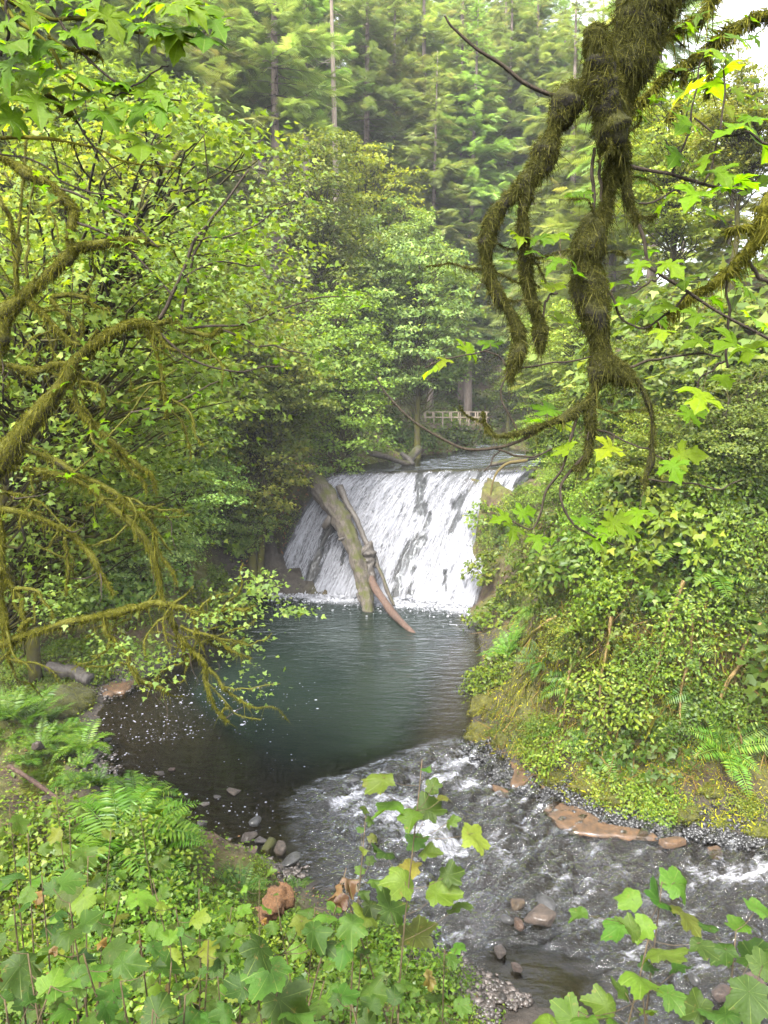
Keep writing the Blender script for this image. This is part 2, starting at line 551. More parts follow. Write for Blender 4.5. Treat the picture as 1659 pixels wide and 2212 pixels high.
# small many-times-repeated leaves
T_L3 = fan([(0, 0), (.30, -.04), (.52, .30), (.24, .40), (0, 1), (-.24, .40), (-.52, .30), (-.30, -.04)], (0, .25), leaf_z(.18, .25))     # lobed
T_L3 = (T_L3[0], T_L3[1])
T_OV = (np.array([(0, 0, 0), (.28, .35, .05), (.18, .75, .0), (0, 1, -.10), (-.18, .75, .0), (-.28, .35, .05), (0, .5, -.03)]), np.array([(0, 1, 6), (1, 2, 6), (2, 3, 6), (3, 4, 6), (4, 5, 6), (5, 0, 6)]))
T_DIA = (np.array([(0, 0, 0), (.25, .45, .04), (0, 1, -.06), (-.25, .45, .04)]), np.array([(0, 1, 2), (0, 2, 3)]))
T_STRAND = (np.array([(-.5, 0, 0), (.5, 0, 0), (.35, .55, .0), (-.35, .55, .0), (0, 1, 0)]), np.array([(0, 1, 2), (0, 2, 3), (3, 2, 4)]))


def conifer_spray():
    """a flat drooping fan of needled twigs, 1 long along +Y"""
    V, F = [], []
    def quad(a, b, w0, w1, z=0):
        a, b = np.array(a, float), np.array(b, float)
        d = b - a; n = np.array((-d[1], d[0], 0)); n /= np.linalg.norm(n) + 1e-9
        i = len(V)
        V.extend([a + n * w0, a - n * w0, b - n * w1, b + n * w1])
        F.extend([(i, i + 1, i + 2), (i, i + 2, i + 3)])
    z = lambda y: -0.18 * y * y
    quad((0, 0, 0), (0, .5, z(.5)), .03, .04)
    quad((0, .5, z(.5)), (0, 1, z(1)), .045, .012)
    for i in range(9):
        y = .08 + i * .10
        l = (.44 * (1 - .75 * (i / 9)) + .05) * (1.0, .72, 1.12, .85, 1.05, .7, 1.1, .9, 1.0)[i]
        for s in (-1, 1):
            yy = y + (.04 if s > 0 else 0)
            e = (s * l, yy + l * .62, z(yy) - .10 * l - .25 * l * l)
            mid = (s * l * .5, yy + l * .31, z(yy) - .02)
            quad((0, yy, z(yy)), e, .030, .014)
    return np.array(V), np.array(F)


T_SPRAY = conifer_spray()

# ------------------------------------------------------------------ the lie of the land
# shoreline of the pool and lower river at z = 0:  (u, v, toe width, toe slope, wall slope, wall top, top slope)
LN = (5.0, .14, .75, 6.0, .55)        # near-left shelf
LW = (0.5, .6, 1.9, 8.0, .55)         # steep wall left of the pool
NB = (1.2, .10, .85, 9.0, .1)         # near bank under the camera
RW = (2.0, .75, 2.3, 11.0, .60)       # right wall
FW = (0.3, .3, 1.15, 6.6, .02)        # behind the falls
SHORE = [((572, 1264), LW), ((500, 1305), LW), ((455, 1360), LW), ((420, 1400), LW), ((350, 1440), LN), ((300, 1475), LN), ((235, 1495), LN), ((215, 1540), LN), ((205, 1600), LN), ((205, 1660), LN),
         ((245, 1705), LN), ((330, 1740), LN), ((390, 1790), LN), ((450, 1830), NB), ((560, 1865), NB), ((680, 1905), NB), ((800, 1970), NB), ((900, 2050), NB), ((1000, 2090), NB), ((1080, 2130), NB), ((1150, 2180), NB),
         ((1300, 2230), NB), ((1500, 2260), NB), ((1900, 2300), NB), ((2300, 2200), NB), ((2200, 1900), RW), ((1800, 1835), RW), ((1659, 1815), RW), ((1500, 1790), RW), ((1350, 1765), RW),
         ((1200, 1730), RW), ((1120, 1665), RW), ((1040, 1620), RW), ((1015, 1580), RW), ((1030, 1520), RW), ((1045, 1450), RW), ((1040, 1390), RW), ((1018, 1330), RW), ((1010, 1308), FW), ((800, 1292), FW), ((600, 1277), FW)]
SH_XY = np.array([PZ(*p)[:2] for p, _ in SHORE])
SH_PR = np.array([q for _, q in SHORE])
# crest and base of the falls
CREST_Z = 7.6
CRL, CRR = P(735, 1022, 4.2 / .0872 * 1.0), P(1135, 1008, 53.4)
CRL[2] = CRR[2] = CREST_Z
BAL, BAR = PZ(598, 1279), PZ(1012, 1311)
UP = [CRL[:2], P(800, 1000, 54)[:2], P(885, 985, 60)[:2], P(985, 975, 66)[:2], P(1032, 960, 74)[:2], P(1030, 950, 88)[:2], P(1010, 950, 110)[:2],
      P(1060, 950, 110)[:2], P(1082, 950, 88)[:2], P(1090, 960, 74)[:2], P(1120, 972, 66)[:2], P(1160, 990, 60)[:2], CRR[:2]]
UP = np.array(UP)


def poly_dist(X, Y, poly):
    """signed distance (negative inside), nearest segment, fraction along"""
    d = np.full(X.shape, 1e9); seg = np.zeros(X.shape, int); fr = np.zeros(X.shape)
    ins = np.zeros(X.shape, bool)
    n = len(poly)
    for i in range(n):
        a, b = poly[i], poly[(i + 1) % n]
        e = b - a
        t = np.clip(((X - a[0]) * e[0] + (Y - a[1]) * e[1]) / (e @ e), 0, 1)
        dd = np.hypot(X - a[0] - t * e[0], Y - a[1] - t * e[1])
        m = dd < d
        d[m] = dd[m]; seg[m] = i; fr[m] = t[m]
        if a[1] != b[1]:
            c = ((a[1] > Y) != (b[1] > Y)) & (X < (b[0] - a[0]) * (Y - a[1]) / (b[1] - a[1]) + a[0])
            ins ^= c
    return np.where(ins, -d, d), seg, fr


def up_z(Y):
    return CREST_Z + np.clip(Y - 52, 0, 60) * 0.022


def land(X, Y, detail=True):
    X, Y = np.asarray(X, float), np.asarray(Y, float)
    d, seg, fr = poly_dist(X, Y, SH_XY)
    n = len(SHORE)
    a, b = SH_PR[seg], SH_PR[(seg + 1) % n]
    pr = a + (b - a) * fr[..., None]
    tw, ts, ws, wt, tp = np.moveaxis(pr, -1, 0)
    o = np.maximum(d, 0)
    wob = 1 + 0.35 * fbm(X * .22, Y * .22, seed=3)
    z = np.minimum(o, tw) * ts
    w = np.maximum(o - tw, 0) * ws * wob
    wl = np.minimum(w, wt)
    z = z + np.clip((ts - .6) / .15, 0, 1) * 1.7 * sstep(.1, .7, o - tw + .5 * fbm(X * .5, Y * .5, seed=8))
    z = z + wl + np.maximum(o - tw - wt / (ws * wob), 0) * tp
    z = np.where(d < 0, -np.minimum(-d * 0.4, 1.3), z)
    # upper stream and its banks
    du, _, _ = poly_dist(X, Y, UP)
    zu = up_z(Y)
    bank = np.where(du < 0, zu - np.minimum(-du * .3, .6) - .12, zu + np.minimum(du, 1.5) * .55 + np.maximum(du - 1.5, 0) * .62)
    m = sstep(45.5, 48.5, Y)
    z = np.where(Y > 45.5, z * (1 - m) + np.minimum(np.maximum(z, zu - 1), bank) * m, z)
    far = sstep(58, 74, Y)
    z = z * (1 - far) + np.where(Y > 58, bank, 0) * far
    # the quadrangle below the falling sheet stays behind it
    z = np.where((Y > 40) & (d > 0) & (seg >= n - 3) & (du > 0), np.minimum(z, np.maximum(0, 1.0 * o - 0.6)), z)
    # the far hillside, lower towards the right
    z = z + np.maximum(Y - 80, 0) * .70 * (1 - .55 * sstep(10, 60, X))
    cap = 70 - 44 * sstep(12, 34, X)
    z = np.minimum(z, cap + 0.05 * np.maximum(z - cap, 0))
    # the slope the photographer stands on
    zn = 10.2 - np.maximum(Y - 0.5, 0) * (.74 + .24 * sstep(-2.5, 2.5, X))
    zn = np.where(Y > 0.5, zn, 10.2)
    wn = sstep(18, 8, Y)
    z = np.where((d > 0) & (Y < 18), np.maximum(z * (1 - sstep(14, 6, Y)), zn), z)
    if detail:
        k = sstep(0.0, 2.5, d) * (Y > 6)
        z = z + k * (1.4 * fbm(X * .35, Y * .35, seed=9, oct=3) + .6 * fbm(X * 1.3, Y * 1.3, seed=21, oct=3)) * np.where(du < 0.5, 0, 1)
        z = z + .10 * fbm(X * 2.2, Y * 2.2, seed=31, oct=3)
    return z


def land1(x, y):
    return float(land(np.array([x]), np.array([y]))[0])


def land_normal(X, Y, e=0.25):
    zx = (land(X + e, Y) - land(X - e, Y)) / (2 * e)
    zy = (land(X, Y + e) - land(X, Y - e)) / (2 * e)
    N_ = np.stack([-zx, -zy, np.ones_like(zx)], -1)
    return N_ / np.linalg.norm(N_, axis=-1, keepdims=True)


def axis_steps(lo, hi, f0, f1, fine, grow):
    a = list(np.arange(f0, f1, fine))
    s, x = fine, f1
    while x < hi: a.append(x); s *= grow; x += s
    s, x = fine, f0 - fine
    b = []
    while x > lo: b.append(x); s *= grow; x -= s
    return np.array(b[::-1] + a)


gx = axis_steps(-140, 140, -18, 18, 0.28, 1.09)
gy = axis_steps(-30, 230, 0, 56, 0.28, 1.07)
GX, GY = np.meshgrid(gx, gy)
GZ = land(GX, GY)
nx, ny = len(gx), len(gy)
ii = (np.arange(ny - 1)[:, None] * nx + np.arange(nx - 1)[None]).ravel()
gF = np.stack([ii, ii + 1, ii + nx + 1, ii + nx], -1)


def ground_mat():
    m, N, L = new_mat('forest_ground')
    ge = N.new('ShaderNodeNewGeometry')
    n1 = tex(N, L, 'ShaderNodeTexNoise', ge.outputs['Position'], Scale=.5, Detail=8.0, Roughness=.7)
    n2 = tex(N, L, 'ShaderNodeTexNoise', ge.outputs['Position'], Scale=3.5, Detail=8.0, Roughness=.75)
    soil = ramp2(N, L, n2.outputs['Fac'], [(.3, (.018, .013, .009)), (.55, (.055, .038, .024)), (.8, (.11, .075, .045))])
    moss = ramp2(N, L, n2.outputs['Fac'], [(.3, (.025, .03, .008)), (.7, (.09, .09, .018))])
    f = ramp2(N, L, n1.outputs['Fac'], [(.42, (0, 0, 0)), (.55, (1, 1, 1))])
    col = mixc(N, L, f, soil, moss)
    at = N.new('ShaderNodeAttribute'); at.attribute_name = 'stony'
    stone = ramp2(N, L, n2.outputs['Fac'], [(.3, (.010, .009, .008)), (.7, (.05, .042, .034))])
    fs = mathn(N, L, 'MULTIPLY', at.outputs['Fac'], 1.0, clamp=True)
    col = mixc(N, L, fs, col, stone)
    ab = N.new('ShaderNodeAttribute'); ab.attribute_name = 'rusty'
    col = mixc(N, L, mathn(N, L, 'MULTIPLY', ab.outputs['Fac'], ramp2(N, L, n2.outputs['Fac'], [(.4, (.1, .1, .1)), (.65, (.8, .8, .8))])), col, (.10, .055, .028))
    p = N.new('ShaderNodeBsdfPrincipled'); p.inputs['Roughness'].default_value = .9
    p.inputs['Specular IOR Level'].default_value = .2
    L.new(col, p.inputs['Base Color'])
    b = N.new('ShaderNodeBump'); b.inputs['Strength'].default_value = 1; b.inputs['Distance'].default_value = .12
    L.new(n2.outputs['Fac'], b.inputs['Height']); L.new(b.outputs[0], p.inputs['Normal'])
    o = N.new('ShaderNodeOutputMaterial'); L.new(p.outputs[0], o.inputs[0])
    return m


dS, segS, _ = poly_dist(GX, GY, SH_XY)
stony = sstep(1.6, .2, dS) * (GY < 40)
fl_ = PZ(585, 1272)
stony = np.maximum(stony, 1.0 * sstep(5.0, 2.5, np.hypot(GX - fl_[0], GY - fl_[1])) * (GZ < 5.5))
# rust-coloured seeps: bank left of the falls, and beside the upper stream
rusty = np.zeros_like(GX)
for (u, v, dd, rad) in ((655, 985, 47, 2.6), (960, 968, 66, 2.2), (480, 1240, 40, 1.5)):
    p = P(u, v, dd)
    rusty = np.maximum(rusty, sstep(rad, rad * .4, np.hypot(GX - p[0], GY - p[1])))
rusty = rusty * (GZ > 6)
me = bulk_mesh('ground', np.stack([GX, GY, GZ], -1).reshape(-1, 3), gF, ground_mat(), True, vattr={'stony': stony.ravel(), 'rusty': rusty.ravel()})
link('ground', me, kind='structure', label='steep mossy canyon ground sloping down to the pool')

# ------------------------------------------------------------------ water
LIP_A, LIP_B = PZ(640, 1690)[:2], PZ(985, 1595)[:2]
LIP_DIR = (LIP_B - LIP_A) / np.linalg.norm(LIP_B - LIP_A)
LIP_N = np.array((LIP_DIR[1], -LIP_DIR[0]))          # downstream, towards the camera


def water_mat():
    m, N, L = new_mat('river_water')
    ge = N.new('ShaderNodeNewGeometry')
    def A(n):
        a = N.new('ShaderNodeAttribute'); a.attribute_name = n; return a.outputs['Fac']
    deep, rap, foam, chop = A('deep'), A('rapid'), A('foam'), A('chop')
    # ripples
    mp = N.new('ShaderNodeMapping'); L.new(ge.outputs['Position'], mp.inputs[0])
    mp.inputs['Rotation'].default_value = (0, 0, math.radians(12)); mp.inputs['Scale'].default_value = (1.2, 3.4, 1)
    n1 = tex(N, L, 'ShaderNodeTexNoise', mp.outputs[0], Scale=1.0, Detail=4.0, Roughness=.6)
    mp2 = N.new('ShaderNodeMapping'); L.new(ge.outputs['Position'], mp2.inputs[0])
    mp2.inputs['Rotation'].default_value = (0, 0, math.radians(-28)); mp2.inputs['Scale'].default_value = (1.5, 5.6, 1)
    n2 = tex(N, L, 'ShaderNodeTexNoise', mp2.outputs[0], Scale=1.5, Detail=5.0, Roughness=.65, Distortion=.6)
    h = mathn(N, L, 'ADD', mathn(N, L, 'MULTIPLY', n1.outputs['Fac'], chop), mathn(N, L, 'MULTIPLY', n2.outputs['Fac'], mathn(N, L, 'MULTIPLY', rap, 1.7)))
    b = N.new('ShaderNodeBump'); b.inputs['Strength'].default_value = .9; b.inputs['Distance'].default_value = .10
    L.new(h, b.inputs['Height'])
    gl = N.new('ShaderNodeBsdfGlossy'); gl.inputs['Roughness'].default_value = .04; gl.inputs['Color'].default_value = (.95, .97, 1, 1)
    L.new(b.outputs[0], gl.inputs['Normal'])
    body = N.new('ShaderNodeBsdfDiffuse')
    n3 = tex(N, L, 'ShaderNodeTexNoise', ge.outputs['Position'], Scale=.25, Detail=3.0)
    L.new(ramp2(N, L, n3.outputs['Fac'], [(.35, (.0066, .0118, .0090)), (.65, (.0108, .0168, .0126))]), body.inputs['Color'])
    tr = N.new('ShaderNodeBsdfTransparent'); tr.inputs['Color'].default_value = (.72, .70, .58, 1)
    mb_ = N.new('ShaderNodeMixShader'); L.new(deep, mb_.inputs[0]); L.new(tr.outputs[0], mb_.inputs[1]); L.new(body.outputs[0], mb_.inputs[2])
    fr = N.new('ShaderNodeFresnel'); fr.inputs['IOR'].default_value = 1.33; L.new(b.outputs[0], fr.inputs['Normal'])
    m1 = N.new('ShaderNodeMixShader'); L.new(mathn(N, L, 'MULTIPLY', fr.outputs[0], mathn(N, L, 'ADD', 1.2, mathn(N, L, 'MULTIPLY', rap, .5)), clamp=True), m1.inputs[0]); L.new(mb_.outputs[0], m1.inputs[1]); L.new(gl.outputs[0], m1.inputs[2])
    # foam; on the rapid its pale streaks also paint in sky glints
    n4 = tex(N, L, 'ShaderNodeTexNoise', mp2.outputs[0], Scale=3.6, Detail=8.0, Roughness=.82, Distortion=.7)
    ff = mathn(N, L, 'ADD', n4.outputs['Fac'], mathn(N, L, 'SUBTRACT', foam, .5))
    ff = ramp2(N, L, ff, [(.47, (0, 0, 0)), (.76, (1, 1, 1))])
    fo = N.new('ShaderNodeBsdfDiffuse'); fo.inputs['Color'].default_value = (.275, .28, .30, 1)
    m2 = N.new('ShaderNodeMixShader'); L.new(ff, m2.inputs[0]); L.new(m1.outputs[0], m2.inputs[1]); L.new(fo.outputs[0], m2.inputs[2])
    o = N.new('ShaderNodeOutputMaterial'); L.new(m2.outputs[0], o.inputs[0])
    return m


M_WATER = water_mat()
wx = np.arange(-16, 26, .10)
wy = np.concatenate([np.arange(9.5, 27, .08), np.arange(27, 49, .16)])
WX, WY = np.meshgrid(wx, wy)
dW, _, _ = poly_dist(WX, WY, SH_XY)
q = (WX - LIP_A[0]) * LIP_N[0] + (WY - LIP_A[1]) * LIP_N[1]      # distance below the lip
al = (WX - LIP_A[0]) * LIP_DIR[0] + (WY - LIP_A[1]) * LIP_DIR[1]
calm = sstep(-1.2, 1.6, al + 0.30 * np.maximum(q, 0))                              # left of the rapid the shallows stay calm
rapid = sstep(-.3, 1.0, q + .5 * fbm(WX * .6, WY * .6, seed=5)) * calm
still = sstep(2.0, .7, np.hypot((WX - PZ(1165, 2130)[0]) / 1.1, WY - PZ(1165, 2130)[1]))   # the glassy patch by the bank
rapid = rapid * (1 - still)
fade = sstep(18, 4, q) * .5 + .5
deep = sstep(.9, 3.6, -dW + .8 * fbm(WX * .35, WY * .35, seed=44)) * (1 - .75 * rapid) * sstep(.8, -1.6, q * calm) * sstep(21.5, 29.5, WY + 0.45 * (WX + 9))
deep = np.maximum(deep, .75 * sstep(.3, 1.5, -dW) * sstep(36, 38, WY))
chop = .18 + .6 * sstep(27, 38, WY) + .5 * sstep(-6, 3, WX) * sstep(22, 28, WY)
Xr, Yr = WX * .88 + WY * .47, -WX * .47 + WY * .88
wv = np.abs(fbm(Xr * .9, Yr * 2.2, seed=61, oct=4))
wv2 = fbm(Xr * 2.2, Yr * 5.2, seed=67, oct=3)
WZ = rapid * fade * (.55 * (wv - .18) + .26 * wv2) - .05 * sstep(0, 3, q) * calm
WZ += .012 * fbm(WX * .8, WY * 2.4, seed=71) * chop
lipf = sstep(1.4, .2, np.abs(q - .7)) * calm * sstep(.2, .5, fbm(WX * .8, WY * 1.4, seed=81) + .45)
tong = np.zeros_like(WX)
for (u, v, ru, rv) in ((830, 1745, 1.9, 1.1), (760, 1730, 1.4, .8), (900, 1800, 1.6, .8), (950, 1690, 1.6, .6), (1010, 1640, 1.0, .4), (1600, 1880, 1.8, .5), (1000, 1830, 1.4, .6), (690, 1690, .9, .35)):
    p = PZ(u, v)
    tong = np.maximum(tong, sstep(1.3, .2, np.hypot((WX - p[0]) / ru, (WY - p[1]) / rv)))
ebase = (BAR - BAL)[:2]; ebase = ebase / np.linalg.norm(ebase)
db = np.abs((WX - BAL[0]) * ebase[1] - (WY - BAL[1]) * ebase[0])
plunge = sstep(3.8, .2, db + .8 * fbm(WX * .7, WY * .7, seed=13)) * (WY > 38) * sstep(BAL[0] - 1.2, BAL[0], WX) * sstep(BAR[0] + .8, BAR[0], WX)
WZ += .10 * plunge * (fbm(WX * 2, WY * 2, seed=15) + .2)
foam = np.clip((.35 + .28 * (.20 - wv) + .24 * wv2) * rapid * (.82 + .22 * fade) + .19 * np.maximum(lipf * .75, tong) * rapid + .02 + .72 * plunge - .05 * (1 - rapid), 0, 1)  # real foam at lip and foot; along the wave crests also painted glints
keep = dW < 2.2
nxw, nyw = len(wx), len(wy)
fi = (np.arange(nyw - 1)[:, None] * nxw + np.arange(nxw - 1)[None])
kq = (keep[:-1, :-1] | keep[1:, 1:]).ravel()
fi = fi.ravel()[kq]
wF = np.stack([fi, fi + 1, fi + nxw + 1, fi + nxw], -1)
used = np.unique(wF); remap = np.full(nxw * nyw, -1); remap[used] = np.arange(len(used))
wV = np.stack([WX, WY, WZ], -1).reshape(-1, 3)[used]
va = {k: a.ravel()[used] for k, a in (('deep', deep), ('rapid', rapid), ('foam', foam), ('chop', chop))}
link('river_water', bulk_mesh('river_water', wV, remap[wF], M_WATER, True, vattr=va), kind='structure', label='dark green plunge pool running out over a white rapid')

# upper stream
ux, uy = np.arange(-8, 16, .2), np.arange(46, 112, .25)
UX, UY = np.meshgrid(ux, uy)
dU, _, _ = poly_dist(UX, UY, UP)
UZ = up_z(UY) + .05 * fbm(UX * 1.5, UY * 1.0, seed=91)
# the surface bends over the crest
crd = (CRR - CRL)[:2]; crl_ = np.linalg.norm(crd); crd = crd / crl_
cn = np.array((crd[1], -crd[0]))
qc = (UX - CRL[0]) * cn[0] + (UY - CRL[1]) * cn[1]          # >0 downstream of the crest
ku = (dU < .8) & (qc < .05)
fu = (np.arange(len(uy) - 1)[:, None] * len(ux) + np.arange(len(ux) - 1)[None])
kq = (ku[:-1, :-1] & ku[1:, 1:] & ku[1:, :-1] & ku[:-1, 1:]).ravel()
fu = fu.ravel()[kq]
uF = np.stack([fu, fu + 1, fu + len(ux) + 1, fu + len(ux)], -1)
used = np.unique(uF); remap = np.full(UX.size, -1); remap[used] = np.arange(len(used))
z0 = np.zeros(len(used), np.float32)
ufoam = (.12 * sstep(3, .5, -qc) + .22 * sstep(.8, .2, np.abs(qc + 6.5 + .8 * fbm(UX * .4, UY * .4, seed=5)))).ravel()[used]
link('upper_stream', bulk_mesh('upper_stream', np.stack([UX, UY, UZ], -1).reshape(-1, 3)[used], remap[uF], M_WATER, True,
     vattr={'deep': z0 + .25, 'rapid': z0 + .25, 'foam': ufoam + .02, 'chop': z0 + .7}), kind='structure', label='dark stream flowing under the footbridge to the brink of the falls')

# ------------------------------------------------------------------ the falls: rock face and falling sheet
def falls_point(s, q, off=0.0):
    """s 0..1 left to right, q 0..1 crest to foot"""
    s, q = np.asarray(s, float), np.asarray(q, float)
    C = CRL + (CRR - CRL) * s[..., None]
    B = BAL + (BAR - BAL) * s[..., None]
    bow = np.sin(np.pi * s) * .9
    C = C + np.stack([np.zeros_like(s), bow * .6, np.zeros_like(s)], -1)
    B = B + np.stack([np.zeros_like(s), bow * .5, np.zeros_like(s)], -1)
    h = q ** .92
    xy = C * (1 - h)[..., None] + B * h[..., None]
    z = CREST_Z * (1 - np.clip(q, 0, 1) ** 1.45) - .0 * q
    p = xy.copy(); p[..., 2] = z
    n = np.array((-.35, -.72, .58)); n = n / np.linalg.norm(n)
    return p + n * np.asarray(off, float)[..., None] if not np.isscalar(off) else p + n * off


FN = np.array((-.35, -.72, .58)); FN /= np.linalg.norm(FN)
NS, NQ = 300, 240
s_, q_ = np.meshgrid(np.linspace(-.05, 1.06, NS), np.linspace(-.04, 1.03, NQ))
q_c = np.clip(q_, 0, 1.0)
base_p = falls_point(s_, q_c)
ex = np.clip(-q_, 0, 1)                                  # a short run upstream of the crest
base_p[..., :2] += (-cn * ex[..., None] * 14)
ex2 = np.clip(q_ - 1, 0, 1)
base_p[..., 2] -= ex2 * 12
pu, pv = project(base_p)


def near_line(pts, rad):
    d = np.full(pu.shape, 1e9)
    for (a, b) in zip(pts[:-1], pts[1:]):
        a, b = np.array(a, float), np.array(b, float); e = b - a
        t = np.clip(((pu - a[0]) * e[0] + (pv - a[1]) * e[1]) / (e @ e), 0, 1)
        d = np.minimum(d, np.hypot(pu - a[0] - t * e[0], pv - a[1] - t * e[1]))
    return sstep(rad * 1.25, rad * .1, d + 16 * fbm(pu * .10 + pv * .045, pv * .02 - pu * .01, seed=7) + 3)


rib = np.maximum.reduce([near_line([(728, 1125), (705, 1165), (682, 1215), (668, 1265)], 16),
                         near_line([(912, 1030), (908, 1060), (912, 1105)], 15) * .9,
                         near_line([(905, 1165), (880, 1205), (862, 1245), (858, 1290)], 19),
                         near_line([(895, 1230), (884, 1290)], 12) * .8,
                         near_line([(962, 1235), (968, 1290)], 9) * .75,
                         near_line([(1000, 1110), (975, 1150)], 9) * .6,
                         near_line([(745, 1180), (738, 1215)], 9) * .8,
                         near_line([(1035, 1030), (985, 1090)], 12) * .45,
                         near_line([(930, 1110), (905, 1165)], 8) * .55,
                         near_line([(1100, 1040), (1060, 1085)], 9) * .4])
ribup = near_line([(728, 1125), (705, 1165), (682, 1215), (668, 1265)], 18)
str_ = s_ * 12.0
rock_off = -.22 + .22 * fbm(str_ * 1.1, q_ * 5, seed=23) + .14 * np.abs(fbm(str_ * 2.5, q_ * 16, seed=29)) + .42 * ribup + .16 * rib
RV = base_p + FN * (rock_off - .12 - .9 * sstep(0.03, -.03, q_))[..., None]
ii = (np.arange(NQ - 1)[:, None] * NS + np.arange(NS - 1)[None]).ravel()
rF = np.stack([ii, ii + NS, ii + NS + 1, ii + 1], -1)
link('rock_face', bulk_mesh('rock_face', RV.reshape(-1, 3), rF, M_ROCKDK, True), kind='structure', label='black wet rock face behind the falling water')

lane = fbm(str_ * 2.2 + 1.2 * q_, q_ * 1.2, seed=33, oct=3)
lump = fbm(str_ * 5.5, q_ * 13 - lane * 2, seed=35, oct=4)
fine = np.abs(fbm(str_ * 14, q_ * 30, seed=39, oct=3))
w_off = .05 + .13 * lane * sstep(0, .3, q_) + .12 * lump * sstep(0, .25, q_) + .07 * fine * sstep(.05, .3, q_) + .18 * sstep(.8, 1, q_)
SV = base_p + FN * w_off[..., None]
cover = .60 + .42 * sstep(.0, .22, q_) + .55 * lane * .5 - 1.25 * rib + .25 * sstep(.85, 1.0, q_) + .25 * sstep(.45, 1.0, s_) * sstep(.6, 1, q_)
cover -= .42 * sstep(.10, -.02, q_) + .18 * sstep(.42, .6, s_) * sstep(.5, .1, q_) * (1 - sstep(.82, .95, s_))
cover += .25 * sstep(.86, .97, s_) * sstep(.05, .3, q_)
edge = fbm(q_ * 9, s_ * 40, seed=88) * .05
cover -= 1.6 * sstep(.0, -.05, s_ + edge) + 1.6 * sstep(1.0, 1.06, s_ + edge)
cover -= .10
cover = np.clip(cover, -.6, 1.1)


def fall_mat():
    m, N, L = new_mat('falling_water')
    def A(n, vec=False):
        a = N.new('ShaderNodeAttribute'); a.attribute_name = n; return a.outputs['Vector' if vec else 'Fac']
    cv, fl = A('cover'), A('flow', True)
    n1 = tex(N, L, 'ShaderNodeTexNoise', fl, Scale=1.0, Detail=7.0, Roughness=.72, Distortion=.5)
    mp = N.new('ShaderNodeMapping'); L.new(fl, mp.inputs[0]); mp.inputs['Scale'].default_value = (2.2, 2.6, 1)
    n2 = tex(N, L, 'ShaderNodeTexNoise', mp.outputs[0], Scale=1.0, Detail=5.0, Roughness=.75)
    nn = mathn(N, L, 'ADD', mathn(N, L, 'MULTIPLY', n1.outputs['Fac'], .6), mathn(N, L, 'MULTIPLY', n2.outputs['Fac'], .4))
    a = mathn(N, L, 'ADD', nn, mathn(N, L, 'MULTIPLY', mathn(N, L, 'SUBTRACT', cv, .5), .30))
    f = ramp2(N, L, a, [(.45, (.03, .03, .03)), (.70, (1, 1, 1))])
    df = N.new('ShaderNodeBsdfDiffuse'); df.inputs['Color'].default_value = (.235, .24, .26, 1)
    tl = N.new('ShaderNodeBsdfTranslucent'); tl.inputs['Color'].default_value = (.235, .245, .27, 1)
    wm = N.new('ShaderNodeMixShader'); wm.inputs[0].default_value = .2; L.new(df.outputs[0], wm.inputs[1]); L.new(tl.outputs[0], wm.inputs[2])
    gl = N.new('ShaderNodeBsdfGlossy'); gl.inputs['Roughness'].default_value = .18
    b = N.new('ShaderNodeBump'); b.inputs['Strength'].default_value = .8; b.inputs['Distance'].default_value = .15
    L.new(nn, b.inputs['Height']); L.new(b.outputs[0], gl.inputs['Normal']); L.new(b.outputs[0], df.inputs['Normal'])
    tr = N.new('ShaderNodeBsdfTransparent'); tr.inputs['Color'].default_value = (.82, .85, .88, 1)
    lw = N.new('ShaderNodeFresnel'); lw.inputs['IOR'].default_value = 1.33; L.new(b.outputs[0], lw.inputs['Normal'])
    cl = N.new('ShaderNodeMixShader'); L.new(mathn(N, L, 'MULTIPLY', lw.outputs[0], 1.0, clamp=True), cl.inputs[0]); L.new(tr.outputs[0], cl.inputs[1]); L.new(gl.outputs[0], cl.inputs[2])
    mx = N.new('ShaderNodeMixShader'); L.new(f, mx.inputs[0]); L.new(cl.outputs[0], mx.inputs[1]); L.new(wm.outputs[0], mx.inputs[2])
    o = N.new('ShaderNodeOutputMaterial'); L.new(mx.outputs[0], o.inputs[0])
    return m


flow = np.stack([str_ * 8.5 + 1.5 * lane, q_ * 7.0, s_ * 0], -1)
falls = empty('waterfall', tuple(falls_point(.5, 1.0)), 'broad white waterfall sliding down the black rock face into the pool', 'waterfall')
falls['kind'] = 'structure'
inv = -np.array(falls.location)
fm = link('falling_sheet', bulk_mesh('falling_sheet', SV.reshape(-1, 3) + inv, rF, fall_mat(), True, vattr={'cover': cover.ravel(), 'flow': flow.reshape(-1, 3)}), falls)


def foam_mat():
    m, N, L = new_mat('white_water')
    df = N.new('ShaderNodeBsdfDiffuse'); df.inputs['Color'].default_value = (.275, .28, .30, 1)
    tl = N.new('ShaderNodeBsdfTranslucent'); tl.inputs['Color'].default_value = (.275, .285, .31, 1)
    wm = N.new('ShaderNodeMixShader'); wm.inputs[0].default_value = .35; L.new(df.outputs[0], wm.inputs[1]); L.new(tl.outputs[0], wm.inputs[2])
    o = N.new('ShaderNodeOutputMaterial'); L.new(wm.outputs[0], o.inputs[0])
    return m


M_FOAM = foam_mat()
